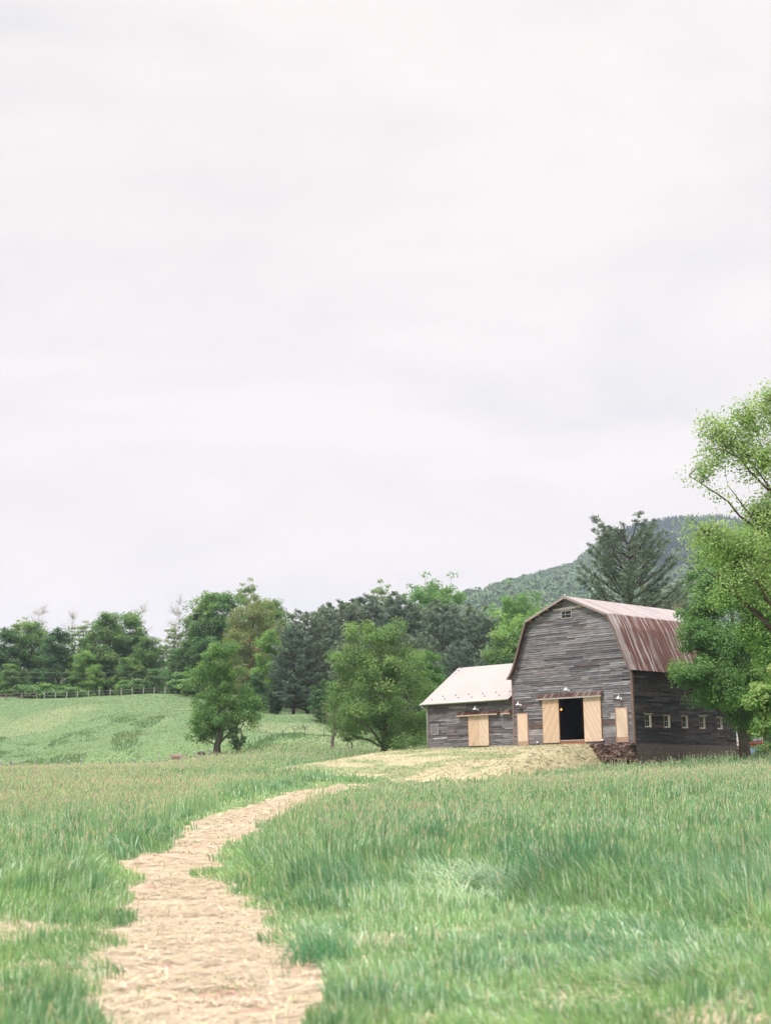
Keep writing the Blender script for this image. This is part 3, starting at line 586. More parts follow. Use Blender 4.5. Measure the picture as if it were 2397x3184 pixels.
def pine(name, base, H, R, label, cols=((.035, .075, .045), (.06, .115, .062)), n_wh=16, per=6, z0=.12, group=None, tilt=.35, leaf=.42, dens=1.0, crownp=.9, tr=None, open_=1.0, cat='pine', shape=None, wleaf=.09):
    """white pine: whorled, up-curving limbs carrying flat plumes of needles"""
    root = empty(name, base); tag(root, label, cat, group); wd_ = MB(); lf = Leaves(); tr = tr or H*.018
    tp = curve((0, 0, -.2), (rng.normal(0, .2), rng.normal(0, .2), H*.97), 12, 0, .006); wd_.tube(tp, np.linspace(tr, .04, 12), 8, (.10, .08, .07))
    for w in range(n_wh):
        f = z0+(1-z0)*(w+rng.uniform(-.3, .3))/n_wh; f = min(max(f, z0), .985); z = H*f; prof = (shape(f) if shape else (1-((f-z0)/(1-z0))**1.6)**.75*.95+.08)
        for k in range(per):
            a = 6.283*(k+rng.uniform(-.4, .4))/per+w*1.1; ln = R*prof*rng.uniform(.65, 1.15); up = tilt+f*.55*open_
            c0 = np.array([np.interp(z, tp[:, 2], tp[:, 0]), np.interp(z, tp[:, 2], tp[:, 1]), z]); dr = np.array([math.cos(a), math.sin(a), 0]); t = np.linspace(0, 1, 7)
            pts = c0+dr*(ln*t)[:, None]+np.array([0, 0, 1.])*(ln*(up*t*.55+up*.45*t**2.2))[:, None]; pts += rng.normal(0, .02*ln, pts.shape)*t[:, None]
            wd_.tube(pts, np.linspace(min(.03+.022*ln, tr*.4), .012, 7), 4, (.10, .08, .07), False)
            m = int(max(4, ln*3.4*dens)); q = rng.uniform(.28, 1.03, m)**.8; cc = np.stack([np.interp(q, t, pts[:, i]) for i in range(3)], -1); side = np.array([-dr[1], dr[0], 0])
            cc += side*(rng.normal(0, .24, m)*ln*.55*(1.05-q*.55))[:, None]+np.array([0, 0, 1.])*np.abs(rng.normal(0, .10, m))[:, None]*ln*.25
            nn = 13; who = np.repeat(np.arange(m), nn); o = rng.normal(size=(m*nn, 3)); o[:, 2] = np.abs(o[:, 2])*.8+.1; o /= np.linalg.norm(o, axis=1)[:, None]; o += dr*.45
            rr_ = leaf*rng.uniform(.6, 1.3, m*nn); p = cc[who]+o*rr_[:, None]*.55; fcol = np.clip(rng.random(m)[who]*.6+rng.random(m*nn)*.4, 0, 1)[:, None]
            col = np.array(cols[0])*(1-fcol)+np.array(cols[1])*fcol; nr = np.cross(o, rng.normal(size=o.shape)); lf.add(p, nr, rr_, np.full(m*nn, wleaf)*rng.uniform(.7, 1.3, m*nn), col, o)
    wd_.build('trunk', M_bark, root, True); lf.build('crown', M_needle, root); return root
NE = ((.09, .145, .118), (.155, .225, .17)); NE2 = ((.10, .15, .105), (.175, .235, .15))
# big pine behind the barn
b = base_at(1960, 1890, 136)
pine('pine_tree', (b[0], b[1], 4.2), 20.6, 5.0, 'large solitary white pine behind the barn roof, in front of the mountain', cols=((.075, .12, .09), (.145, .20, .145)), n_wh=19, per=6, z0=.26, leaf=.36, tilt=.40, dens=2.3, tr=.34, shape=lambda f: (.95 if f < .55 else .95*(1-((f-.55)/.45)**2.0)**.6+.1), wleaf=.075)
copies = {}
def place(proto, px, row_top, Y, label, wsc=1.0, group=None, rz=None):
    """copy a tree and its parts to stand at photo column px with its top at row_top"""
    src, H0 = proto; p = P(px, row_top, Y); gz = float(height(p[0], Y)); s = (p[2]-gz)/H0
    o = src.copy(); SC.collection.objects.link(o); o.location = (p[0], Y, gz-.1); o.scale = (s*wsc, s*wsc, s); o.rotation_euler = (0, 0, rng.uniform(0, 6.28) if rz is None else rz); o['label'] = label
    if group: o['group'] = group
    for ch in src.children:
        c = ch.copy(); SC.collection.objects.link(c); c.parent = o
    return o
def first(proto, px, row_top, Y, label, wsc=1.0, group=None):
    src, H0 = proto; p = P(px, row_top, Y); gz = float(height(p[0], Y)); s = (p[2]-gz)/H0
    src.location = (p[0], Y, gz-.1); src.scale = (s*wsc, s*wsc, s); src['label'] = label
    if group: src['group'] = group
    return src
def dlobes(H, R, k, z0=.25, seed=0):
    r_ = np.random.default_rng(seed); o = [(0, 0, H*.55, R*.75, R*.75, H*.36)]
    for i in range(k):
        f = (i+.5)/k; z = H*(z0+(.90-z0)*f); rr = R*(1-abs(f-.4)*1.0)*.85; a = i*2.4+r_.uniform(-.4, .4); s = r_.uniform(.32, .5)*R
        o.append((math.cos(a)*rr*.65, math.sin(a)*rr*.65, z, s, s, s*.85))
    o.append((0, 0, H*.9, R*.35, R*.35, H*.1)); return o
GT = 'mixed trees along the ridge and wood edge'
PR = {}
def proto(k, **kw):
    H = kw.pop('H'); R = kw.pop('R'); nm = kw.pop('nm', 'leafy_tree'); PR[k] = [leafy(nm, (0, 0, 0), dlobes(H, R, kw.pop('k', 12), kw.pop('z0', .22), kw.pop('seed', 1)), 'x', leaf=kw.pop('leaf', .32), **kw), H*.99, False]
proto('green', H=16, R=5.4, n_leaf=21000, cols=((.06, .135, .045), (.115, .215, .065), (.14, .235, .07)), n_clump=170, clump=1.25, flat=.7, z0=.08, tr=.3, clear=.12, seed=3)
proto('green2', H=16, R=5.0, n_leaf=21000, cols=((.05, .13, .05), (.095, .205, .07), (.12, .22, .07)), n_clump=150, clump=1.3, tr=.3, clear=.12, seed=5, flat=.65, z0=.08)
proto('dark', H=16, R=4.8, n_leaf=21000, cols=((.035, .095, .04), (.07, .16, .058)), n_clump=150, clump=1.25, flat=.7, z0=.06, tr=.3, clear=.1, seed=8)
proto('olive', H=18, R=6.4, n_leaf=24000, leaf=.28, cols=((.115, .15, .055), (.185, .225, .085), (.20, .175, .08)), n_clump=220, clump=1.2, flat=.7, z0=.08, tr=.35, clear=.15, seed=11)
proto('light', H=14, R=4.4, n_leaf=16000, cols=((.095, .20, .05), (.16, .29, .07)), n_clump=140, clump=1.1, flat=.7, z0=.06, tr=.25, clear=.08, seed=14)
proto('airy', H=18, R=3.6, n_leaf=5200, cols=((.12, .19, .09), (.20, .27, .13)), n_clump=130, clump=.7, tr=.22, clear=.3, seed=17, shell=.7, z0=.35, limbs=22)
proto('round', H=20, R=5.6, n_leaf=9000, cols=((.07, .17, .05), (.13, .26, .07)), n_clump=120, clump=1.15, tr=.35, clear=.25, seed=23, shell=.4, z0=.5)
BR = [bare('bare_tree', (0, 0, 0), 16, 3.6, 'x', n=26, col=(.30, .26, .24), r0=.2, twig=8, leafn=500, lc=((.16, .17, .1), (.22, .2, .13))), 17.5, False]; PR['bare'] = BR
PR['pine'] = [pine('pine_tree', (0, 0, 0), 20, 5.2, 'x', NE, n_wh=16, per=7, z0=.08, leaf=.6, tilt=.30, dens=1.35, wleaf=.15), 20.4, False]
PR['pine2'] = [pine('pine_tree', (0, 0, 0), 20, 5.6, 'x', NE2, n_wh=15, per=7, z0=.08, leaf=.6, tilt=.42, dens=1.3, wleaf=.15, shape=lambda f: .98*(1-max(0, (f-.3)/.7)**2.6)**.6+.05), 20.4, False]
PR['spruce'] = [pine('spruce_tree', (0, 0, 0), 16, 2.9, 'x', ((.035, .08, .055), (.06, .12, .075)), n_wh=20, per=7, z0=.06, leaf=.45, tilt=-.05, dens=1.9, wleaf=.12, open_=.6, cat='spruce', shape=lambda f: 1-f*.96), 16.1, False]
PR['shrub'] = [leafy('bush', (0, 0, 0), [(0, 0, 1.3, 1.7, 1.7, 1.2), (.9, .3, 1.0, 1., 1., .8), (-.9, -.2, 1.1, 1., 1., .9)], 'x', 'bush', leaf=.22, n_leaf=2600, cols=((.08, .17, .06), (.14, .25, .085)), n_clump=50, clump=.5, tr=.06, clear=.05, limbs=9, stems=3), 2.5, False]
def put(kind, px, row, Y, label, w=1.0, group=None):
    pr = PR[kind]
    if len(pr) == 3: pr.append(1); pr[1] = max(max((v.co.z for v in ch.data.vertices), default=0) for ch in pr[0].children)
    if not pr[2]: pr[2] = True; return first(pr[:2], px, row, Y, label, w, group)
    return place(pr[:2], px, row, Y, label, w, group)
TREES = [
 # left tree line on the ridge
 ('green2', -60, 1960, 262, 'tree cut by the left edge of the photo, leftmost of the ridge line', 1.2),
 ('dark', 15, 1945, 258, 'dark full tree second from the left on the ridge', 1.15), ('airy', 62, 1915, 268, 'thin airy tree with grey green top near the left end of the ridge', 1.3),
 ('green', 105, 1925, 262, 'rounded mid green tree left of the bare twiggy crowns', 1.05), ('bare', 165, 1868, 275, 'bare twiggy crown showing over the left group of ridge trees', 1.3),
 ('dark', 185, 1945, 252, 'dense dark tree under the leftmost bare crown', 1.1), ('bare', 215, 1880, 278, 'second bare twiggy crown over the left group of ridge trees', 1.1), ('airy', 262, 1925, 270, 'wispy tree in the dip between the two ridge groups', 1.3),
 ('light', 262, 2010, 250, 'lower yellow green tree in the dip of the ridge line', 1.1), ('green', 335, 1898, 256, 'broad rounded tree left of centre on the ridge', 1.05), ('green2', 405, 1895, 262, 'broad rounded tree matching its neighbour, on its right side', 1.05),
 ('green', 465, 1975, 250, 'mid green tree below the tall bare crowns', 1.1), ('bare', 470, 1862, 272, 'tall grey bare crown left of the thin bare spire', 1.25), ('bare', 515, 1868, 268, 'wide grey bare crown just left of the thin bare spire', 1.2),
 ('bare', 572, 1830, 262, 'thin bare spire standing alone against the sky', .45), ('airy', 545, 1935, 262, 'wispy pale tree at the foot of the bare spire', 1.1), ('light', 300, 2060, 246, 'low yellow green tree at the ridge foot left of the dark trunks', 1.1),
 ('green2', 560, 2010, 246, 'bushy tree in front of the bare spire', 1.1), ('spruce', 602, 1905, 245, 'narrow dark spruce right of the bare spire', 1.0), ('dark', 640, 1985, 238, 'dark green tree in front of the spruce', 1.1),
 ('green', 640, 1838, 246, 'tall tree right of the spruce with open left side', .85), ('green2', 700, 1830, 243, 'tall green crown behind the rust tinged tree, left', .95), ('airy', 765, 1795, 250, 'sparse twiggy crown highest above the rust tinged tree', .9),
 ('green', 845, 1855, 240, 'green crown behind the rust tinged tree, right', .9), ('olive', 792, 1838, 222, 'large rust tinged olive tree, broadest on the ridge', 1.0), ('light', 842, 1945, 208, 'bright yellow green tree between the olive tree and the pines', .85),
 ('green2', 560, 2085, 232, 'light low tree at the right end of the hilltop fence', 1.1), ('dark', 800, 2085, 200, 'dark understory tree behind the maple at the hill foot', 1.3), ('dark', 735, 2060, 232, 'dark understory tree under the olive tree', 1.3), ('dark', 860, 2110, 204, 'dark understory tree left of the twin pines', 1.2),
 ('green', 30, 2060, 245, 'low bushy tree by the wooden rail at the left edge', 1.2), ('green', 395, 2040, 248, 'low leafy tree beside the dark trunks on the ridge', 1.2), ('dark', 110, 2075, 247, 'low dark tree left of the dark trunks', 1.3), ('green2', 480, 2075, 240, 'low leafy tree right of the dark trunks', 1.2),
 # pines in the middle
 ('pine', 912, 1935, 203, 'left of the two pines whose trunks show at the wood edge', 1.15), ('pine2', 955, 1890, 208, 'right of the two pines whose trunks show at the wood edge', 1.1),
 ('pine', 1005, 1880, 222, 'blue green pine behind the lone maple, left', 1.0), ('pine2', 1060, 1862, 228, 'bushy pine behind the top of the lone maple', 1.1), ('pine', 1120, 1850, 232, 'pine with a rounded top left of the tall green crown', 1.1),
 ('pine2', 1185, 1838, 236, 'tallest pine of the middle mass', 1.0), ('airy', 1190, 1795, 252, 'sparse crown poking over the middle pines', .8), ('pine', 1245, 1852, 226, 'pine under the left side of the tall green crown', 1.05),
 ('pine2', 1310, 1862, 230, 'pine under the right side of the tall green crown', 1.1), ('round', 1320, 1765, 262, 'tall rounded bright green crown above the middle pines, left half', .75), ('round', 1375, 1778, 258, 'tall rounded bright green crown above the middle pines, right half', .8),
 ('pine', 1375, 1875, 216, 'pine above the left end of the annex roof', 1.05), ('pine2', 1440, 1872, 222, 'dark topped pine above the middle of the annex roof', 1.0), ('pine', 1500, 1900, 214, 'pine sloping down towards the barn', 1.1),
 ('pine2', 1275, 1960, 196, 'lower pine between the lone maple and the annex', 1.1), ('pine', 1430, 1985, 190, 'lower pine directly behind the annex ridge', 1.1), ('pine2', 1120, 1960, 196, 'lower pine behind the lone maple', 1.2), ('pine', 1540, 1990, 184, 'lower pine against the left side of the barn', 1.1), ('dark', 1010, 2110, 188, 'dark understory tree behind the half dead tree', 1.4), ('dark', 1200, 2120, 176, 'dark understory tree behind the lone maple', 1.5),
 ('dark', 1350, 2080, 160, 'dark understory tree left of the annex roof', 1.2),
 ('light', 1545, 1870, 226, 'light green tree between the pines and the barn', 1.2), ('round', 1612, 1792, 196, 'tall narrow leafy tree left of the barn peak', .62), ('light', 1640, 1885, 172, 'light green tree touching the left slope of the barn roof', 1.0), ('green', 1580, 1950, 168, 'green tree behind the left slope of the barn roof', 1.1), ('light', 1700, 1870, 196, 'light green crown just left of the barn peak', 1.0),
 ('bare', 2075, 1840, 150, 'greyish thin tree behind the barn roof beside the big pine', .8), ('green', 2060, 1905, 170, 'green tree low behind the barn roof', 1.3), ('pine2', 2090, 1800, 175, 'dim pine behind the barn roof right of the big pine', 1.1),
 ('green', 2350, 2040, 150, 'shaded tree beyond the yard at the right edge', 1.3), ('green2', 2480, 1900, 140, 'tree beyond the yard outside the right edge', 1.3), ('dark', 2260, 1960, 160, 'dark tree behind the far end of the barn', 1.3),
]
for i, (k, px, row, Y, lab, w) in enumerate(TREES): put(k, px, row, Y, lab, w, GT)
for px, row, Y, lab in ((60, 2125, 244, 'small bush at the rail near the left edge'), (130, 2118, 243, 'dome shaped bush left of the dark trunks'), (205, 2125, 242, 'small light bush at the dark trunks'), (425, 2105, 241, 'pale rounded bush between the ridge trunks'), (590, 2085, 232, 'spreading light green bush at the right end of the hilltop fence'), (640, 2090, 225, 'light bush behind the ragged maple top')):
    put('shrub', px, row, Y, lab, 1.6, 'bushes along the hilltop')
put('shrub', 2395, 2298, 103, 'dark bush at the right edge beside the blue tarp', 1.5)
# ------------------------------------------------------------------ mountain
CR = np.array([(-900, 2300), (400, 2200), (700, 2080), (1000, 1985), (1200, 1915), (1430, 1858), (1627, 1800), (1800, 1756), (1871, 1690), (1930, 1655), (2001, 1628), (2131, 1602), (2275, 1598), (2397, 1622), (2700, 1720), (3400, 1900)], float)
CT = (CR[:, 0]-1198.5)/4478; CS = (2423.4-.0145*(CR[:, 0]-1198)-CR[:, 1])/4478*.995
def mtn(x, y):
    t = x/y; s = np.interp(t, CT, CS); yc = np.interp(t, [0, .1, .2, .3], [1500, 1700, 2200, 2300]); f = np.clip((y-450)/(yc-450), 0, 1.6)
    zc = s*yc; prof = np.where(f < 1, .18*f+.82*f**1.35, 1-(f-1)**2*.9); w = np.sin(np.clip(f, 0, 1)*math.pi)
    return 14+(zc-14)*prof+(fbm(x, y, 380, 1.3, 4)-.5)*90*w-(np.abs(fbm(x, y, 520, 7.)-.5)*60*w)
mt, my = np.meshgrid(np.linspace(-.5, .75, 260), np.geomspace(430, 3400, 150), indexing='ij'); mxx = mt*my; mz = mtn(mxx, my); ii = np.arange(mz.size).reshape(mz.shape)
mountain = mk('mountain', np.stack([mxx, my, mz], -1), np.stack([ii[:-1, :-1], ii[1:, :-1], ii[1:, 1:], ii[:-1, 1:]], -1).reshape(-1, 4), M_forest, np.tile([.05, .10, .05], (mz.size, 1)), None, True); tag(mountain, kind='structure')
def ridge_wood():
    n = 330; y = rng.uniform(300, 400, n); px = rng.uniform(-350, 1150, n); x = (px-1198.5)/4478*y; z = base_z(x, y); H_ = rng.uniform(9, 15, n)*np.interp(px, [-350, 600, 800, 1150], [.9, 1, 1.1, 1.0]); K = 420
    d = rng.normal(size=(n, K, 3)); d /= np.linalg.norm(d, axis=2)[..., None]; d *= rng.random((n, K, 1))**.33; R_ = H_*.33
    lump = 1+.22*np.sin(d[..., 0]*7+px[:, None])*np.cos(d[..., 2]*6+y[:, None])
    c = np.stack([x[:, None]+d[..., 0]*R_[:, None]*lump, y[:, None]+d[..., 1]*R_[:, None]*lump, z[:, None]+H_[:, None]*(.52+.48*d[..., 2]*lump)], -1).reshape(-1, 3)
    r_ = rng.random((n, 1)); col = np.array([.055, .11, .05])*(1-r_)+np.array([.11, .18, .07])*r_; sz = rng.uniform(.6, 1.1, n*K)
    lf = Leaves(); lf.add(c, (d+rng.normal(0, .5, d.shape)+np.array([0, 0, .3])).reshape(-1, 3), sz, sz*.7, np.repeat(col, K, 0)*rng.uniform(.8, 1.2, (n*K, 1))); o = lf.build('far_woodland', M_leaf, None)
    tag(o, 'far woodland filling in behind the trees of the left ridge', 'forest', kind='stuff')
ridge_wood()
def forest():
    n = 15000; y = np.sqrt(rng.uniform(460**2, 2450**2, n)); x = rng.uniform(.02, .34, n)*y; z = mtn(x, y)
    t = x/y; elev = z/y; con_line = np.interp(t, [.05, .14, .16, .2, .25, .3], [.2, .17, .145, .135, .155, .165])+(fbm(x, y, 150, 3.)-.5)*.03
    con = (elev > con_line) & (t > .13); con |= rng.random(n) < .03
    s = rng.uniform(6, 10, n)*np.where(con, .55, 1); K = 44
    d = rng.normal(size=(n, K, 3)); d[..., 2] = np.abs(d[..., 2])*.9+.02; d /= np.linalg.norm(d, axis=2)[..., None]
    hgt = np.where(con, 1.9, .95)[:, None]; rr = np.where(con[:, None], 1-.82*d[..., 2], 1)
    c = np.stack([x[:, None]+d[..., 0]*s[:, None]*.62*rr, y[:, None]+d[..., 1]*s[:, None]*.62*rr, z[:, None]+2+d[..., 2]*s[:, None]*hgt], -1).reshape(-1, 3)
    nr = (d+rng.normal(0, .45, d.shape)).reshape(-1, 3); sz = (np.repeat(s, K)*.34)*rng.uniform(.7, 1.3, n*K)
    r_ = rng.random((n, 1)); col = np.array([.065, .145, .06])*(1-r_)+np.array([.12, .21, .075])*r_; sel2 = rng.random((n, 1)) < .2; col = np.where(sel2, np.array([.16, .21, .10]), col)
    hi = smooth(.07, .16, elev)[:, None]*.45; col = col*(1-hi)+np.array([.12, .17, .095])*hi; col = np.where(con[:, None], np.array([.030, .058, .045])*rng.uniform(.8, 1.3, (n, 1)), col)
    lf = Leaves(); lf.add(c, nr, sz, sz*.8, np.repeat(col, K, 0)*rng.uniform(.85, 1.15, (n*K, 1))); o = lf.build('mountain_forest', M_forest, None)
    tag(o, 'unbroken woodland covering the mountain, dark conifers on its summit', 'forest', kind='stuff')
forest()
# ------------------------------------------------------------------ barn (local x runs into the building, local y to the left along its front)
def pinemat(name, sgn, base):
    m, t = mat_(name); c = nd(t, 'ShaderNodeTexCoord'); s_ = nd(t, 'ShaderNodeSeparateXYZ', {0: c.outputs['Object']})
    def mt_(op, a, b): return nd(t, 'ShaderNodeMath', {0: a, 1: b}, operation=op).outputs[0]
    k = mt_('ADD', mt_('MULTIPLY', s_.outputs[1], 7.2*sgn), mt_('MULTIPLY', s_.outputs[2], 4.0)); fr = mt_('FRACT', k, 0.0); fl = mt_('FLOOR', k, 0.0)
    groove = nd(t, 'ShaderNodeMapRange', {0: fr, 1: .0, 2: .10, 3: .72, 4: 1.0}).outputs[0]
    wn = nd(t, 'ShaderNodeTexWhiteNoise', {'W': fl}, noise_dimensions='1D').outputs[0]
    tone = nd(t, 'ShaderNodeMapRange', {0: wn, 3: .88, 4: 1.1}).outputs[0]
    kn = noise(t, 2.6, 5, .7, (1, 1, 1)); knots = ramp(t, kn, [(.0, (1, 1, 1)), (.64, (1, 1, 1)), (.70, (.62, .50, .42)), (1, (.5, .4, .3))])
    gr = ramp(t, noise(t, 5, 4, .6, (1, 6, 1.2), (0.5*sgn, 0, 0)), [(.3, (.9, .88, .86)), (.7, (1.06, 1.05, 1.04))])
    v = mt_('MULTIPLY', groove, tone); comb = nd(t, 'ShaderNodeCombineColor', {0: v, 1: v, 2: v}).outputs[0]
    col = mul(t, mul(t, mul(t, (*base, 1), comb), knots), gr)
    b = nd(t, 'ShaderNodeBsdfPrincipled', {'Base Color': col, 'Roughness': .7, 'Specular IOR Level': .25}); nd(t, 'ShaderNodeOutputMaterial', {0: b.outputs[0]}); return m
M_pineA = pinemat('new_pine_boards', 1, (.55, .41, .295)); M_pineB = pinemat('new_pine_boards_mirrored', -1, (.62, .485, .375))
barn = empty('gambrel_barn', (BX, BY, BZ), BAZ); tag(barn, 'tall weathered grey barn with rusty gambrel roof and new pine sliding doors', 'barn')
RP = [(-.24, 4.80), (-.05, 5.20), (.11, 5.62), (.53, 6.59), (.99, 7.81), (1.50, 8.76), (5.10, 10.32), (8.76, 8.86), (9.36, 7.41), (9.72, 6.43), (10.10, 5.55), (10.36, 5.12), (10.64, 4.80)]
RPa = np.array(RP)
def span(z):
    """wall extent under the gambrel roof at height z"""
    if z <= 5.0: return 0.0, 10.4
    ly, lz = RPa[:7, 0], RPa[:7, 1]; ry, rz_ = RPa[6:, 0][::-1], RPa[6:, 1][::-1]
    return max(0.0, float(np.interp(z+.06, lz, ly))), min(10.4, float(np.interp(z+.06, rz_, ry)))
def siding(mb, z0, z1, ext, place, pal, holes=(), step=.125, ln=(.9, 3.6), deep=None, wav=.008, skip=0.0, brown=.10):
    """lapped boards: place(a, z, out) -> local xyz; pal = (dark, light)"""
    z = z0; course = 0
    while z < z1-.02:
        st = step*rng.uniform(.86, 1.14); zt = min(z+st, z1); a0, a1 = ext(zt); a = a0-rng.uniform(0, 1.5)
        while a < a1:
            b = a+rng.uniform(*ln); s0, s1 = max(a, a0), min(b, a1); a = b
            if s1-s0 < .04: continue
            segs = [(s0, s1)]
            for h0, h1, g0, g1 in holes:
                if zt > g0+.03 and z < g1-.03:
                    segs = [q for s in segs for q in ((s[0], min(s[1], h0)), (max(s[0], h1), s[1])) if q[1]-q[0] > .03]
            for q0, q1 in segs:
                if rng.random() < skip: continue
                r_ = rng.random(); f = np.clip(.5+.5*(fbm(q0*.7, z*1.5, 1.3, 5.)-.5)*2+rng.normal(0, .20), 0, 1)
                col = np.array(pal[0])*(1-f)+np.array(pal[1])*f
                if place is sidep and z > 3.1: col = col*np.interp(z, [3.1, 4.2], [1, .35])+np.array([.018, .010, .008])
                elif r_ < brown: col = col*.65+np.array([.05, .03, .024])
                if r_ > .975: col = np.array(pal[1])*1.05
                o0 = .045+rng.normal(0, .012); o1 = .006; dz = rng.normal(0, wav, 4); g = .003
                lo = z+(-.012)
                A = [place(q0+g, lo+dz[0], o0), place(q1-g, lo+dz[1], o0+rng.normal(0, .006)), place(q1-g, lo+dz[1], -.015), place(q0+g, lo+dz[0], -.015)]
                B = [place(q0+g, zt+dz[0], o1), place(q1-g, zt+dz[1], o1), place(q1-g, zt+dz[1], -.015), place(q0+g, zt+dz[0], -.015)]
                mb.prism(A, B, np.clip(col, .01, .9))
        z = zt; course += 1
front = lambda a, z, o: (-o, a, z)
sidep = lambda a, z, o: (a, -o, z)
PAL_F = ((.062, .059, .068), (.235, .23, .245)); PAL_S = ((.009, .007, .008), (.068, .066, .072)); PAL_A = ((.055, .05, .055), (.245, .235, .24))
mb = MB(); siding(mb, .0, 10.15, span, front, PAL_F, [(4.04, 6.22, -.5, 3.15)], step=.15, skip=.006)
for z0, z1, a0, a1, c in ((.1, .38, 1.42, 2.58, (.12, .10, .105)), (.40, .66, 1.42, 2.55, (.17, .155, .16)), (.68, 1.10, 1.40, 2.52, (.24, .23, .235)), (1.12, 1.55, 1.42, 2.55, (.10, .07, .065)), (1.60, 1.98, 1.45, 1.86, (.29, .27, .28)), (1.75, 1.85, 1.9, 2.5, (.24, .22, .21)), (.5, .78, 7.7, 9.1, (.19, .17, .175)), (.82, 1.1, 7.7, 9.1, (.27, .25, .25)), (1.2, 1.45, 7.7, 8.9, (.11, .07, .06)), (1.5, 1.7, 7.7, 9.0, (.15, .125, .125)), (.08, .42, 7.7, 9.0, (.15, .13, .135)), (4.35, 4.62, 3.5, 4.2, (.20, .18, .175))):
    mb.box((-.045, a0, z0), (-.02, a1, z1), c)
wall_f = mb.build('front_wall', M_side_x, barn)
# structure behind the boards
lin = MB(); z = .0
while z < 10.1:
    zt = z+.25; a0, a1 = span(zt)
    for s0, s1 in ([(a0+.02, 4.04), (6.22, a1-.02)] if z < 3.1 else [(a0+.02, a1-.02)]): lin.box((.016, s0, z), (.12, s1, zt), (.05, .04, .035))
    z = zt
lin.build('wall_framing', M_wood, barn)
mb = MB(); WX = [(1.25, 2.0), (3.52, 4.27), (5.73, 6.48), (7.97, 8.70), (10.27, 10.98)]
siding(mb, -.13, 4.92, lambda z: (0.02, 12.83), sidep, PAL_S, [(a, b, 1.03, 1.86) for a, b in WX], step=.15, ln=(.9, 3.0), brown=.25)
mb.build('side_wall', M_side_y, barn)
sl = MB()
for z0, z1 in ((-.1, 1.03), (1.86, 4.9)): sl.box((.13, .016, z0), (12.83, .12, z1), (.05, .04, .035))
xs_ = [.13]+[q for w in WX for q in w]+[12.83]
for i in range(0, len(xs_), 2): sl.box((xs_[i], .016, 1.03), (xs_[i+1], .12, 1.86), (.05, .04, .035))
sl.box((12.75, .13, -.1), (12.83, 10.28, 4.9), (.06, .05, .045)); sl.box((.13, 10.29, -.1), (12.83, 10.39, 4.9), (.10, .09, .085))
z = 4.9
while z < 10.1:
    a0, a1 = span(z+.25); sl.box((12.75, a0+.02, z), (12.83, a1-.02, z+.25), (.06, .05, .045)); z += .25
sl.build('wall_liner', M_wood, barn)
fl = MB(); fl.box((.0, .13, -.1), (12.7, 10.28, .1), (.09, .07, .055)); fl.box((.0, 4.04, .1), (.1, 6.22, .24), (.22, .11, .07)); fl.build('floor', M_wood, barn)
for X_ in (4.2, 8.4):
    pm = MB()
    for Yp in (3.0, 7.4): pm.box((X_, Yp, .1), (X_+.25, Yp+.25, 6.5), (.07, .05, .04))
    pm.box((X_-.002, .2, 4.2), (X_+.252, 10.2, 4.5), (.07, .05, .04)); pm.build('interior_posts', M_wood, barn)
sb = MB(); sb.box((-.07, 4.0, .24), (.1, 6.25, .30), (.42, .36, .33)); sb.box((-.05, 4.0, .0), (-.02, 6.25, .235), (.26, .11, .07)); sb.build('door_sill', M_wood, barn)
fd = MB(); fd.box((.08, -.05, -1.9), (12.86, .3, -.145), (.135, .105, .098)); fd.box((12.6, .3, -1.9), (12.86, 10.35, -.145), (.13, .1, .09)); fd.build('foundation', M_stone, barn)
cb_ = MB(); cb_.box((-.055, -.06, -.12), (.015, .10, 4.86), (.17, .115, .095)); cb_.box((.0152, -.06, -.12), (.12, -.032, 4.86), (.16, .09, .075)); cb_.build('corner_board', M_wood, barn); cb_ = MB(); cb_.box((-.055, 10.33, .0), (-.02, 10.45, 5.0), (.2, .145, .12)); cb_.box((-.055, 10.4502, .0), (.5, 10.47, 5.0), (.22, .15, .12)); cb_.build('corner_board', M_wood, barn)
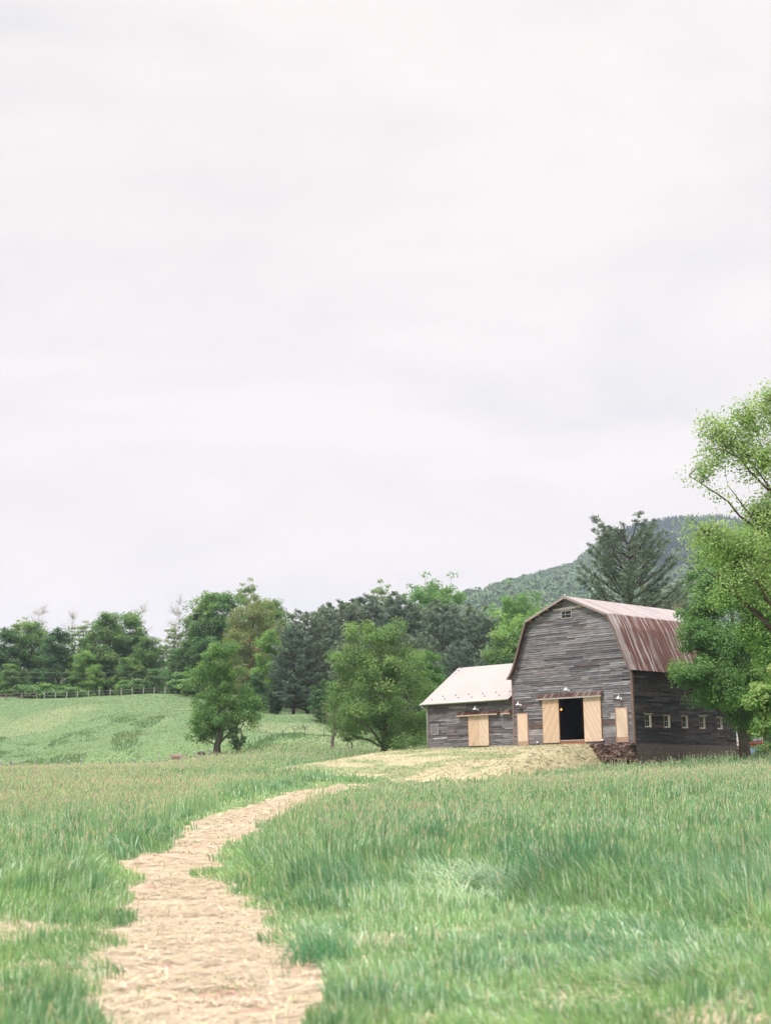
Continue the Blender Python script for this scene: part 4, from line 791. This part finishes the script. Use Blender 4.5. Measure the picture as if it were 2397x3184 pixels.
def roof_sheet(prof, x0, x1, rib, colf, ribh=.022, ribw=.02, nsub=8, thick=.035):
    """ribbed metal over the profile (points y,z from right eave to left eave)"""
    pts = [];
    for (a, b) in zip(prof[:-1], prof[1:]):
        k = max(1, int(np.hypot(b[0]-a[0], b[1]-a[1])/.35))
        for i in range(k): pts.append((a[0]+(b[0]-a[0])*i/k, a[1]+(b[1]-a[1])*i/k))
    pts.append(prof[-1]); pts = np.array(pts); d = np.gradient(pts, axis=0); nrm = np.stack([-d[:, 1], d[:, 0]], -1); nrm /= np.linalg.norm(nrm, axis=1)[:, None]; nrm *= np.sign(nrm[:, 1:2]+1e-6)
    xs = [];
    x = x0
    while x < x1-.02:
        xs += [(x, 0), (x+ribw*.5, ribh), (x+ribw*1.5, ribh), (x+ribw*2, 0)]; 
        m = int((rib-ribw*2)/.08)
        xs += [(x+ribw*2+(rib-ribw*2)*q/(m+1), 0) for q in range(1, m+1)]; x += rib
    xs.append((x1, 0)); xs = np.array([q for q in xs if q[0] <= x1+1e-6]); X = xs[:, 0][:, None]*np.ones(len(pts)); H = xs[:, 1][:, None]
    Yp = pts[:, 0][None]+nrm[:, 0][None]*H; Zp = pts[:, 1][None]+nrm[:, 1][None]*H
    V = np.stack([X, Yp, Zp], -1); n, m = X.shape; i = np.arange(n*m).reshape(n, m); Q = np.stack([i[:-1, :-1], i[1:, :-1], i[1:, 1:], i[:-1, 1:]], -1).reshape(-1, 4)
    s = np.r_[0, np.cumsum(np.hypot(*np.diff(pts, axis=0).T))]; col = colf(X, np.broadcast_to(pts[:, 0], X.shape), np.broadcast_to(pts[:, 1], X.shape), np.broadcast_to(s, X.shape))
    r_ = MB(); r_.add(V.reshape(-1, 3), Q, col.reshape(-1, 3))
    for a, b in zip(prof[:-1], prof[1:]):      # decking under the sheets
        dd = np.array([b[0]-a[0], b[1]-a[1]]); nn = np.array([-dd[1], dd[0]])/np.hypot(*dd); nn = nn*np.sign(nn[1]+1e-6)
        q = [(a[0]-nn[0]*.012, a[1]-nn[1]*.012), (b[0]-nn[0]*.012, b[1]-nn[1]*.012), (b[0]-nn[0]*(.012+thick), b[1]-nn[1]*(.012+thick)), (a[0]-nn[0]*(.012+thick), a[1]-nn[1]*(.012+thick))]
        r_.prism([(x0+.01, *p) for p in q], [(x1-.01, *p) for p in q], (.09, .06, .05))
    return r_
def barn_roof_col(x, y, z, s):
    sheet_ = np.floor((x+.4)/.62); st = fbm(x*9+sheet_*3.7, z*.55, 1.0, 2.)[..., None]; bl = fbm(x, z, 1.6, 7.)[..., None]; fine = fbm(x*16, z*.7, 1., 3.)[..., None]
    rust = np.array([.080, .027, .020])*(1-bl)+np.array([.145, .055, .038])*bl; zinc = np.array([.36, .325, .33])
    low = (z < 8.8)[..., None]; k = np.where(low, smooth(.57, .65, st*.62+fine*.4+.03*(z[..., None]-6)/2), smooth(.26, .58, st*.6+fine*.4+.04))
    k = np.where(low & (x[..., None] < .25), np.maximum(k, .55), k); rust = np.where(low, rust, rust*.6+np.array([.22, .175, .175])*.45)
    return (rust*(1-k)+zinc*k)
roof_sheet(RP, -.42, 13.2, .31, barn_roof_col).build('roof', M_paint, barn)
rk = MB()
for a, b in zip(RP[:-1], RP[1:]):
    dd = np.array([b[0]-a[0], b[1]-a[1]]); nn = np.array([-dd[1], dd[0]])/np.hypot(*dd); nn = nn*np.sign(nn[1]+1e-6); e1 = np.array(a); e2 = np.array(b)
    q = [e1-nn*.016, e2-nn*.016, e2-nn*.15, e1-nn*.15]; c = (.27, .225, .215) if a[1] > 8 and b[1] > 8 else (.16, .11, .10)
    rk.prism([(-.45, *p) for p in q], [(-.415, *p) for p in q], c)
rk.lathe([(.0, 0), (.05, .0), (.03, .05), (.055, .1), (.0, .15)], 8, (.6, .58, .56), Matrix.Translation((-.35, 5.1, 10.33))); rk.build('rake_boards', M_wood, barn)
for yy in np.linspace(1.9, 8.4, 9):
    zz = float(np.interp(yy, RPa[:, 0], RPa[:, 1]))-.22; raf = MB(); raf.box((-.36, yy-.05, zz), (-.03, yy+.05, zz+.10), (.42, .23, .12)); raf.build('rafter_tail', M_wood, barn)
def sliding_door(parent, y0, y1, z0, z1, mat, x=-.115, name='sliding_door'):
    m = MB(); m.box((x, y0, z0), (x+.05, y1, z1), (.6, .45, .3)); d = m.build(name, mat, parent)
    e_ = MB()
    for a, b in ((y0-.025, y0-.001), (y1+.001, y1+.025)): e_.box((x-.003, a, z0), (x+.053, b, z1), (.50, .24, .12))
    e_.build('door_edge', M_wood, d); return d
sliding_door(barn, 6.23, 7.64, .14, 3.16, M_pineA); sliding_door(barn, 2.61, 4.03, .14, 3.16, M_pineB)
def canopy(parent, y0, y1, z0, z1, out, name='door_canopy', fas=(.36, .33, .31), pitch=.20):
    m = MB(); n = int((y1-y0)/pitch); 
    for i in range(n):
        a = y0+(y1-y0)*i/n; b = y0+(y1-y0)*(i+1)/n-.012; f = rng.random(); c = np.array([.040, .018, .015])*(1-f)+np.array([.10, .046, .037])*f
        if rng.random() < .14: c = np.array([.17, .12, .10])
        h = .008*(i % 2)
        m.prism([(-.03, a, z1+h), (-.03, b, z1+h), (-.03, b, z1-.03+h), (-.03, a, z1-.03+h)], [(-out, a, z0+.03+h), (-out, b, z0+.03+h), (-out, b, z0+h), (-out, a, z0+h)], c)
    o = m.build(name, M_paint, parent); q = MB(); q.box((-out+.0, y0+.01, z0-.10), (-out+.04, y1-.01, z0-.004), fas)
    for yy in (y0+.015, y1-.055): q.prism([(-.03, yy, z1-.04), (-.03, yy+.04, z1-.04), (-.03, yy+.04, z0-.1), (-.03, yy, z0-.1)], [(-out+.042, yy, z0-.01), (-out+.042, yy+.04, z0-.01), (-out+.042, yy+.04, z0-.1), (-out+.042, yy, z0-.1)], (.16, .10, .08))
    q.build('fascia', M_wood, o); return o
canopy(barn, 2.35, 8.05, 3.25, 3.55, .34)
def shutter(parent, y0, y1, z0, z1, mat, bot):
    m = MB(); m.box((-.075, y0, z0), (-.04, y1, z1), (.6, .4, .3)); o = m.build('pine_shutter', mat, parent); f = MB(); c = (.30, .19, .15)
    for a, b, p, q in ((y0-.085, y0-.001, bot, z1+.07), (y1+.001, y1+.085, bot, z1+.07), (y0, y1, z1+.001, z1+.07)): f.box((-.085, a, p), (-.03, b, q), c)
    f.box((-.06, y0, bot), (-.035, y1, z0-.002), (.36, .25, .18)); f.build('frame', M_wood, o)
shutter(barn, .48, 1.36, .36, 2.30, M_pineB, .03); shutter(barn, 9.1, 9.98, .32, 2.27, M_pineB, .05)
def gable_window():
    f = MB(); y0, y1, z0, z1 = 4.84, 5.62, 8.82, 9.28; c = (.30, .27, .26)
    for a, b, p, q in ((y0-.07, y0, z0-.06, z1+.05), (y1, y1+.07, z0-.06, z1+.05), (y0, y1, z0-.07, z0), (y0, y1, z1, z1+.05)): f.box((-.09, a, p), (.0, b, q), c)
    f.box((-.07, 5.33, z0), (-.045, 5.36, z1), c); w = f.build('gable_window', M_wood, barn); g = MB(); g.box((-.05, y0, z0), (-.042, y1, z1), (.02, .02, .02)); g.build('pane', M_glass, w)
    h = MB(); h.prism([(-.11, 3.85, 9.44), (-.11, 6.35, 9.34), (-.03, 6.35, 9.34), (-.03, 3.85, 9.44)], [(-.15, 3.85, 9.62), (-.15, 6.35, 9.51), (-.03, 6.35, 9.51), (-.03, 3.85, 9.62)], (.34, .31, .31)); h.build('header_board', M_wood, w)
gable_window()
def side_window(x0, x1):
    z0, z1 = 1.03, 1.86; f = MB(); c = (.235, .15, .115); w_ = (.78, .76, .72)
    for a, b, p, q in ((x0-.045, x0+.01, z0-.05, z1+.05), (x1-.01, x1+.045, z0-.05, z1+.05), (x0+.01, x1-.01, z1, z1+.05), (x0+.01, x1-.01, z0-.05, z0-.0)): f.box((a, -.05, p), (b, .0, q), c)
    w = f.build('window', M_wood, barn); s = MB()
    s.box((x1-.04, -.035, z0+.002), (x1-.012, .14, z1-.002), w_); s.box((x0+.012, -.045, z0+.002), (x1-.042, .14, z0+.05), w_); s.box((x0+.012, .0, z0+.052), (x0+.03, .14, z1-.002), w_)
    s.box((x0+.03, .0, z1-.03), (x1-.042, .14, z1-.002), w_); s.build('white_jamb', M_paint, w)
    m = MB(); gx0, gx1 = x0+.032, x1-.044
    for k in range(1, 3): xx = gx0+(gx1-gx0)*k/3; m.box((xx-.006, .10, z0+.052), (xx+.006, .115, z1-.032), (.62, .60, .54))
    m.box((gx0, .098, (z0+z1)/2-.01), (gx1, .117, (z0+z1)/2+.01), (.62, .60, .54)); m.build('muntins', M_paint, w)
    g = MB(); g.box((gx0, .12, z0+.052), (gx1, .124, z1-.032), (.02, .02, .02)); g.build('pane', M_glass, w)
    return w
for i, (a, b_) in enumerate(WX):
    w = side_window(a, b_)
    if i in (0, 3): h = MB(); h.box((a-.2, -.10, 1.915), (b_+.22, -.03, 1.955), (.42, .38, .35)); h.build('drip_cap', M_wood, w)
def wall_lamp(parent, y, z, out=.34):
    m = MB(); t = np.linspace(0, 1, 10); pts = np.stack([-.04-out*np.sin(t*math.pi*.5)**.9, np.full(10, y), z+.02+.26*np.sin(t*math.pi*.80)], -1)
    m.tube(pts, .016, 6, (.78, .78, .77)); a = m.build('wall_lamp', M_paint, parent, True); s = MB(); e_ = pts[-1]
    s.lathe([(.02, .10), (.045, .09), (.05, .03), (.09, -.0), (.165, -.05), (.175, -.075), (.16, -.07), (.04, -.01)], 16, (.82, .82, .81), Matrix.Translation((e_[0], y, e_[2]-.1))); s.build('shade', M_paint, a, True)
    p = MB(); p.lathe([(0, 0), (.075, 0), (.08, .02), (.06, .04), (0, .045)], 14, (.75, .75, .74), Matrix.Translation((-.035, y, z)) @ Matrix.Rotation(-math.pi/2, 4, 'Y')); p.build('wall_plate', M_paint, a)
wall_lamp(barn, 5.30, 3.72); wall_lamp(barn, 9.66, 2.90); wall_lamp(barn, .90, 2.92)
for yy in (8.16, 2.50):
    m = MB(); m.box((-.16, yy-.05, .18), (-.05, yy+.05, .27), (.8, .8, .78)); o = m.build('flood_light', M_paint, barn); q = MB(); q.lathe([(0, 0), (.05, 0), (.062, .05), (.0, .051)], 10, (.75, .75, .72), Matrix.Translation((-.16, yy, .225)) @ Matrix.Rotation(-math.pi/2, 4, 'Y')); q.build('lamp_head', M_paint, o)
# annex
annex = empty('barn_annex', tuple(np.array([BX, BY, 0])[:2]+EX*.06+EY*10.47)+(BZ,), BAZ); tag(annex, 'low grey board annex with a pale metal roof joined to the left of the barn', 'barn')
AY = 10.47; W_ = 18.86-AY
af = lambda a, z, o: (-o, a, z)
mb = MB(); siding(mb, -.25, 3.42, lambda z: (0, W_), af, PAL_A, [(12.79-AY, 14.71-AY, -.5, 2.27), (17.86-AY, 18.5-AY, 1.10, 1.82)], step=.14, ln=(.7, 2.6), wav=.014, skip=.012, brown=.06)
mb.build('front_wall', M_side_x, annex)
mb = MB(); mb.box((.016, .01, -.4), (.12, W_, 3.40), (.06, .05, .05)); mb.box((.121, W_-.1, -.4), (7.8, W_+.02, 3.3), (.2, .18, .18)); mb.box((7.7, .01, -.4), (7.8, W_-.101, 3.3), (.15, .13, .13))
for k in range(12):
    z0 = 3.3+k*.26; x0 = .1+k*.34; mb.box((x0, W_-.1, z0), (7.8-x0+.1, W_+.02, z0+.26), (.2, .18, .18))
mb.build('wall', M_wood, annex)
def an_col(x, y, z, s):
    n = fbm(x, s, 1.4, 3.)[..., None]; return np.array([.36, .33, .325])*(.94+.12*n)
AP = [(.47, 3.40), (-3.93, 6.36), (-8.3, 3.42)]
q = roof_sheet([(-p[0], p[1]) for p in AP][::1], 0, 8.74, .225, an_col, ribh=.02, ribw=.014)
for k in range(len(q.V)): v = q.V[k].copy(); q.V[k] = np.stack([v[:, 1], v[:, 0]-.0, v[:, 2]], -1)
for k in range(len(q.Q)): q.Q[k] = q.Q[k][:, ::-1]
q.build('metal_roof', M_pale_metal, annex)
g = MB(); g.tube([(-.53, .0, 3.37), (-.53, 8.78, 3.365)], .065, 8, (.52, .52, .47)); gt = g.build('gutter', M_paint, annex, True)
g = MB(); g.tube([(-.53, 8.70, 3.33), (-.50, 8.66, 3.20), (-.12, 8.48, 2.95), (-.10, 8.46, 2.75), (-.10, 8.46, -.1)], .04, 8, (.42, .42, .40)); g.build('downpipe', M_paint, annex, True)
g = MB(); g.box((-.47, .0, 3.24), (-.44, 8.74, 3.385), (.10, .085, .08)); g.box((-.06, W_-.05, -.2), (-.02, W_+.06, 3.3), (.20, .19, .19)); g.build('trim', M_wood, annex)
sliding_door(annex, 13.76-AY, 14.72-AY, .12, 2.27, M_pineA); sliding_door(annex, 12.78-AY, 13.735-AY, .12, 2.27, M_pineB)
for yy in (14.6, 13.95, 13.6, 12.9): rl = MB(); rl.box((-.15, yy-AY-.04, 2.2), (-.118, yy-AY+.04, 2.30), (.6, .6, .58)); rl.build('door_roller', M_paint, annex)
canopy(annex, 11.72-AY, 15.72-AY, 2.40, 2.64, .36, fas=(.42, .32, .25)); canopy(annex, 10.5-AY, 11.42-AY, 2.40, 2.66, .36, fas=(.42, .32, .25))
f = MB(); y0, y1, z0, z1 = 17.86-AY, 18.5-AY, 1.12, 1.80
for a, b_, p, q_ in ((y0-.07, y0, z0-.06, z1+.07), (y1, y1+.07, z0-.06, z1+.07), (y0, y1, z0-.08, z0), (y0, y1, z1, z1+.07)): f.box((-.08, a, p), (.0, b_, q_), (.27, .24, .25))
wn_ = f.build('boarded_window', M_wood, annex); f = MB()
for k in range(4): f.box((-.05, y0+k*.16, z0), (-.03, y0+k*.16+.15, z1), (.16, .16, .175))
f.build('window_boards', M_wood, wn_)
wall_lamp(annex, 13.82-AY, 2.76)
for k, (yy, s) in enumerate([(18.4-AY, .42), (17.6-AY, .78), (17.1-AY, .42), (16.3-AY, .78), (15.7-AY, .42), (15.0-AY, .78), (14.4-AY, .42), (13.6-AY, .78), (13.1-AY, .42), (12.3-AY, .78), (11.7-AY, .42), (11.0-AY, .78)]):
    m = MB(); z = 3.40+s*.67; m.box((-.47+s-.03, yy-.035, z+.0), (-.47+s+.02, yy+.035, z+.075), (.10, .09, .085)); m.build('snow_guard', M_paint, annex)
# bulb glowing in the doorway
p = P(1744, 2206, 98.6); M_bulb = simple('glowing_bulb', (1, .5, .2), emit=((1, .22, .03), 5), var=.01)
m = MB(); m.lathe([(.0, -.06), (.03, -.05), (.042, -.02), (.035, .02), (.02, .05), (.0, .055)], 12, (1, .5, .2)); o = m.build('light_bulb', M_bulb, None, True); o.location = p; tag(o, 'orange glowing bulb hanging inside the open barn doorway', 'light bulb')
m = MB(); m.tube([(0, 0, .05), (0, 0, 1.6)], .012, 5, (.03, .03, .03)); m.build('cord', M_wood, o)
# rubble wall at the barn corner
def rubble():
    m = MB(); k = 4; g = np.linspace(-1, 1, k); faces = []; V0 = []; 
    for ax in range(3):
        for s in (-1, 1):
            a, b = np.meshgrid(g, g, indexing='ij'); c = np.zeros(a.shape+(3,)); c[..., ax] = s; c[..., (ax+1) % 3] = a; c[..., (ax+2) % 3] = b; off = len(V0)*k*k; V0.append(c.reshape(-1, 3)); i = np.arange(k*k).reshape(k, k)+off
            q = np.stack([i[:-1, :-1], i[1:, :-1], i[1:, 1:], i[:-1, 1:]], -1).reshape(-1, 4); faces.append(q if s > 0 else q[:, ::-1])
    V0 = np.concatenate(V0); Q0 = np.concatenate(faces); nrm = V0/np.linalg.norm(V0, axis=1)[:, None]
    key = np.round(V0*7).astype(int); uk, inv = np.unique(key, axis=0, return_inverse=True); inv = inv.ravel()
    z = -1.25
    while z < -.06:
        h = rng.uniform(.08, .20); h = min(h, -.02-z) if -.02-z < .28 else h; y = -.22+rng.uniform(-.05, .05)
        while y < 3.15:
            w = rng.uniform(.16, .55); jit = rng.normal(0, .13, (len(uk), 3))[inv]; f = rng.random(); col = np.array([.06, .037, .032])*(1-f)+np.array([.26, .175, .15])*f
            v = (V0*.66+nrm*.42)+jit; cx_ = -.46+rng.normal(0, .035)+(.10 if z > -.2 else 0); v = v*np.array([.24, w*.47, h*.46])+np.array([cx_, y+w/2, z+h/2])
            a_ = rng.normal(0, .07); v2 = v.copy(); yc, zc = y+w/2, z+h/2; v2[:, 1] = yc+(v[:, 1]-yc)*math.cos(a_)-(v[:, 2]-zc)*math.sin(a_); v2[:, 2] = zc+(v[:, 1]-yc)*math.sin(a_)+(v[:, 2]-zc)*math.cos(a_)
            m.add(v2, Q0, col); y += w*.97
        z += h*.93
    m.box((-.42, -.15, -1.3), (-.06, 3.05, -.14), (.012, .009, .008)); o = m.build('stone_wall', M_stone, None); o.location = (BX, BY, BZ); o.rotation_euler = (0, 0, BAZ)
    tag(o, 'short dry laid wall of reddish brown field stones at the barn corner', 'stone wall')
rubble()
# ------------------------------------------------------------------ fences, wires and small things
def post_mesh(h, w, col, top=None):
    m = MB(); m.box((-w/2, -w/2, -.3), (w/2, w/2, h), col)
    if top: m.box((-w/2-.006, -w/2-.006, h-.16), (w/2+.006, w/2+.006, h+.006), top)
    return m
def fence(name, label, pts, h, w, col, top, wires, wcol=(.3, .3, .3), wr=.006, rails=False):
    b0 = pts[0]; root = empty(name, (b0[0], b0[1], float(height(b0[0], b0[1])))); tag(root, label, 'fence'); base = np.array(root.location); pr = None
    for k, (x, y) in enumerate(pts):
        if pr is None: o = post_mesh(h, w, col, top).build('post', M_wood, root); pr = o
        else: o = pr.copy(); SC.collection.objects.link(o)
        o.location = Vector((x-base[0], y-base[1], float(height(x, y))-base[2])); o.rotation_euler = (rng.normal(0, .03), rng.normal(0, .04), 0); o.scale = (1, 1, rng.uniform(.9, 1.08))
    for zz in wires:
        L_ = np.array([(x-base[0], y-base[1], float(height(x, y))-base[2]+zz*h) for x, y in pts]); m = MB()
        if rails:
            for a, b in zip(L_[:-1], L_[1:]): m.tube([a, b], .055, 4, wcol, True)
        else: m.tube(L_, wr, 3, wcol, False)
        m.build('rail' if rails else 'wire', M_wood, root)
    return root
def at(px, Y, row=2380):
    p = P(px, row, Y); return float(p[0]), float(Y)
fl_ = [at(x, 147-(x-5)*.002) for x in (-75, -32, 5, 36, 70, 112, 150, 187, 215, 253, 290, 340, 373, 401, 424, 448, 472, 495, 516, 534, 560, 580, 604, 628, 652)]
fence('wire_fence', 'low wire fence of grey pale topped posts along the foot of the left hill', fl_, 1.12, .11, (.27, .27, .26), (.52, .52, .50), (.35, .6, .85))
m = MB(); x, y = at(36, 147); m.tube([(0, 0, 1.0), (.62, -.1, .0)], .05, 6, (.26, .25, .24)); m.tube([(-.02, .15, 1.1), (-.02, .15, -.2)], .085, 8, (.25, .24, .23)); o = m.build('brace_post', M_wood); o.location = (x, y-.2, float(height(x, y))); tag(o, 'thick fence post with a slanting brace near the left edge', 'fence post')
fr_ = [at(x, Y, 2330) for x, Y in ((738, 153), (773, 155), (808, 157), (844, 158), (880, 160), (916, 161), (948, 162), (1008, 163))]
fence('metal_post_fence', 'line of thin dark metal posts with white tips crossing the slope right of the maple', fr_, 1.15, .055, (.05, .06, .055), (.75, .75, .72), (.5, .85))
ft_ = [at(x, 231.5, 2160) for x in range(140, 620, 34)]
fence('hilltop_fence', 'faint wire fence of grey posts on the crest of the hill', ft_, 1.15, .13, (.33, .33, .32), None, (.4, .8), (.35, .35, .34), .012)
fence('rail_fence', 'weathered wooden rail fence on the crest at the left edge', [at(x, 231, 2160) for x in (-80, -30, 20, 68, 116)], 1.1, .16, (.20, .17, .155), None, (.45, .85), (.17, .13, .12), rails=True)
for r0, r1, lab in ((2078, 2092, 'upper of two thin wires crossing in front of the ridge trees'), (2098, 2108, 'lower of two thin wires crossing in front of the ridge trees')):
    A = P(-200, r0, 236); B = P(600, r0+1, 238); t = np.linspace(0, 1, 24)[:, None]; pts = A+(B-A)*t-np.array([0, 0, 1.])*(np.sin(t*math.pi)*(r1-r0)/4478*236)
    m = MB(); m.tube(pts-A, .011, 5, (.25, .26, .27), False); o = m.build('utility_wire', M_paint); o.location = A; tag(o, lab, 'wire')
# dome topped feeder and brush pile by the ragged maple
x, y = at(626, 146.5, 2350); m = MB(); m.lathe([(.0, .52), (.2, .50), (.36, .40), (.44, .22), (.42, .14), (.0, .13)], 14, (.055, .035, .03)); o = m.build('feeder', M_wood); o.location = (x, y, float(height(x, y))+.42); o.scale = (1, 1, .9); o.rotation_euler = (0, .12, 0)
tag(o, 'dark brown dome on short pale legs beside the ragged maple', 'feeder')
for a in (.6, 2.2, 3.9, 5.4):
    q = MB(); q.tube([(math.cos(a)*.3, math.sin(a)*.3, -.5), (math.cos(a)*.26, math.sin(a)*.26, .14)], .03, 5, (.7, .69, .65)); q.build('leg', M_paint, o)
x, y = at(549, 148.5, 2350); m = MB()
for k in range(90):
    a = rng.uniform(0, 6.28); e_ = rng.uniform(-.12, .6); ln = rng.uniform(.25, .6); c = np.array([rng.normal(0, .26), rng.normal(0, .25), abs(rng.normal(.25, .18))]); d = np.array([math.cos(a)*math.cos(e_), math.sin(a)*math.cos(e_), math.sin(e_)])*ln
    f = rng.random(); m.tube([c-d, c+d], rng.uniform(.012, .035), 4, np.array([.40, .25, .21])*(1-f)+np.array([.55, .42, .36])*f)
o = m.build('brush_pile', M_bark); o.location = (x, y, float(height(x, y))+.25); tag(o, 'small pinkish brown heap of cut brush at the hill foot fence', 'brush pile')
# yard behind the far corner of the barn
def yard_at(px, row, Y): p = P(px, row, Y); return float(p[0]), float(Y), float(height(p[0], Y))
x, y, z = yard_at(2306, 2290, 119); topz = P(2300, 2247, 119)[2]; H_ = topz-z
sh = empty('white_shed', (x, y, z-.1), .12); tag(sh, 'small white shed with dark roof half hidden behind the barn corner', 'shed')
m = MB()
for k in range(13): m.box((-2.6+k*.2, 0, 0), (-2.6+k*.2+.19, .03, H_), np.array([.74, .73, .74])*rng.uniform(.94, 1.04))
m.box((-2.6, .031, 0), (0, 2.2, H_-.01), (.6, .6, .6)); m.build('wall', M_paint, sh)
m = MB(); m.prism([(-2.75, -.2, H_), (.12, -.2, H_), (.12, -.2, H_+.07), (-2.75, -.2, H_+.07)], [(-2.75, 1.2, H_+.75), (.12, 1.2, H_+.75), (.12, 1.2, H_+.82), (-2.75, 1.2, H_+.82)], (.09, .075, .075)); m.prism([(-2.75, 1.2, H_+.75), (.12, 1.2, H_+.75), (.12, 1.2, H_+.82), (-2.75, 1.2, H_+.82)], [(-2.75, 2.4, H_), (.12, 2.4, H_), (.12, 2.4, H_+.07), (-2.75, 2.4, H_+.07)], (.09, .075, .075)); m.build('roof', M_paint, sh)
x, y, z = yard_at(2330, 2300, 111); imp = empty('farm_implement', (x, y, z), .15); tag(imp, 'faded red steel farm implement parked in the yard behind the barn', 'farm machine'); RD = (.42, .085, .06)
m = MB()
for yy in (-.5, .5): m.box((-1.4, yy-.06, .78), (1.15, yy+.06, .93), RD); m.box((-1.1, yy-.05, 1.12), (.9, yy+.05, 1.22), (.48, .12, .09))
for xx in (-1.3, -.65, 0, .6, 1.1): m.box((xx-.05, -.5, .80), (xx+.05, .5, .90), RD)
for xx in (-1.05, -.1, .8):
    for yy in (-.5, .5): m.box((xx-.04, yy-.04, .93), (xx+.04, yy+.04, 1.12), RD)
m.build('frame', M_paint, imp); m = MB(); m.box((1.15, -.57, .76), (1.24, .57, .95), (.75, .28, .04)); m.box((-.62, -.575, .93), (-.5, -.56, 1.11), (.8, .35, .05)); m.build('reflector_bar', M_paint, imp)
for xx in (-.9, .7):
    for yy in (-.66, .66):
        Mx = Matrix.Translation((xx, yy, .38)) @ Matrix.Rotation(math.pi/2, 4, 'X'); q = MB(); q.lathe([(.20, -.09), (.34, -.10), (.38, -.05), (.38, .05), (.34, .10), (.20, .09), (.20, -.09)], 18, (.03, .03, .03), Mx); w = q.build('wheel', M_paint, imp, True); r_ = MB(); r_.lathe([(.0, -.03), (.19, -.06), (.2, .06), (.0, .04)], 14, (.55, .53, .5), Mx); r_.build('rim', M_paint, w, True)
m = MB(); m.tube([(1.1, 0, .8), (2.1, .1, .55)], .05, 6, RD); m.build('drawbar', M_paint, imp)
x, y, z = yard_at(2343, 2290, 112.6); m = MB(); m.lathe([(.20, -.07), (.33, -.08), (.36, 0), (.33, .08), (.20, .07), (.20, -.07)], 18, (.13, .135, .15)); o = m.build('loose_tyre', M_paint, None, True); o.location = (x, y-.9, z+1.33); o.rotation_euler = (.25, -.2, 0); tag(o, 'grey worn tyre lying on top of the red machine', 'tyre')
x, y, z = yard_at(2337, 2310, 107.6); g = np.linspace(-1, 1, 26); gx, gy = np.meshgrid(g*1.0, g*.6, indexing='ij')
hh = .62*(1-np.abs(gx)**2.6*.85)*(1-np.abs(gy/.6)**3*.8)+(fbm(gx*2, gy*2, .8, 3.)-.5)*.32+np.abs(fbm(gx*3+gy*2, gy, .5, 8.)-.5)*.25; ii = np.arange(gx.size).reshape(gx.shape)
col = np.array([.10, .22, .50])*(.7+.9*fbm(gx, gy, .4, 2.))[..., None]; o = mk('blue_tarp', np.stack([gx+.15*gy, gy, np.maximum(hh, .02)], -1), np.stack([ii[:-1, :-1], ii[1:, :-1], ii[1:, 1:], ii[:-1, 1:]], -1).reshape(-1, 4), M_paint, col.reshape(-1, 3)); o.location = (x, y, z+.12); tag(o, 'crumpled blue tarp thrown over a low heap in front of the red machine', 'tarp')
x, y, z = yard_at(2296, 2312, 108.4); ct = empty('small_cart', (x, y, z), .1); tag(ct, 'low pale cart with two black wheels at the foot of the barn corner', 'cart'); m = MB(); m.box((-.5, -.3, .34), (.5, .3, .46), (.62, .6, .55)); m.box((-.5, -.3, .46), (-.45, .3, .62), (.62, .6, .55)); m.tube([(.5, 0, .4), (.95, 0, .7)], .025, 6, (.5, .5, .48)); m.build('cart_bed', M_paint, ct)
for xx in (-.28, .22):
    Mx = Matrix.Translation((xx, -.36, .2)) @ Matrix.Rotation(math.pi/2, 4, 'X'); q = MB(); q.lathe([(.0, -.04), (.17, -.05), (.2, -.03), (.2, .03), (.17, .05), (.0, .04)], 16, (.025, .025, .025), Mx); q.build('wheel', M_paint, ct, True)
for px, row, Y, lab in ((2321, 2262, 122, 'orange topped marker stake behind the red machine, left'), (2367, 2262, 121, 'orange topped marker stake behind the red machine, right')):
    x, y, z = yard_at(px, row, Y); zt = P(px, row-8, Y)[2]-z; m = MB(); m.box((-.02, -.02, -.1), (.02, .02, zt), (.55, .45, .3)); m.box((-.045, -.03, zt-.42), (.045, .03, zt), (.85, .22, .05)); o = m.build('marker_stake', M_paint); o.location = (x, y, z); tag(o, lab, 'stake')
# ------------------------------------------------------------------ haze
HAZE = True
if HAZE:
    me = bpy.data.meshes.new('haze'); X0, X1, Y0_, Y1, Z0, Z1 = -5600, 5600, -60, 4300, -6, 450
    me.from_pydata([(X0, Y0_, Z0), (X1, Y0_, Z0), (X1, Y1, Z0), (X0, Y1, Z0), (X0, Y0_, Z1), (X1, Y0_, Z1), (X1, Y1, Z1), (X0, Y1, Z1)], [], [(0, 3, 2, 1), (4, 5, 6, 7), (0, 1, 5, 4), (1, 2, 6, 5), (2, 3, 7, 6), (3, 0, 4, 7)])
    m, t = mat_('haze'); v = nd(t, 'ShaderNodeVolumePrincipled', {'Color': (.66, .78, 1, 1), 'Density': .00015, 'Anisotropy': .0}); o_ = t.nodes.new('ShaderNodeOutputMaterial'); t.links.new(v.outputs[0], o_.inputs['Volume'])
    me.materials.append(m); hz_ = bpy.data.objects.new('haze', me); SC.collection.objects.link(hz_); tag(hz_, kind='stuff')
    hz_['label'] = 'thin bluish haze over the whole valley'; hz_['category'] = 'haze'
SC.cycles.volume_bounces = 0; SC.cycles.max_bounces = 7; SC.cycles.diffuse_bounces = 3; SC.cycles.transmission_bounces = 4; SC.cycles.transparent_max_bounces = 4
# any tree prototype never placed is dropped
for k, v in PR.items():
    if not v[2]:
        for ch in list(v[0].children): bpy.data.objects.remove(ch)
        bpy.data.objects.remove(v[0])
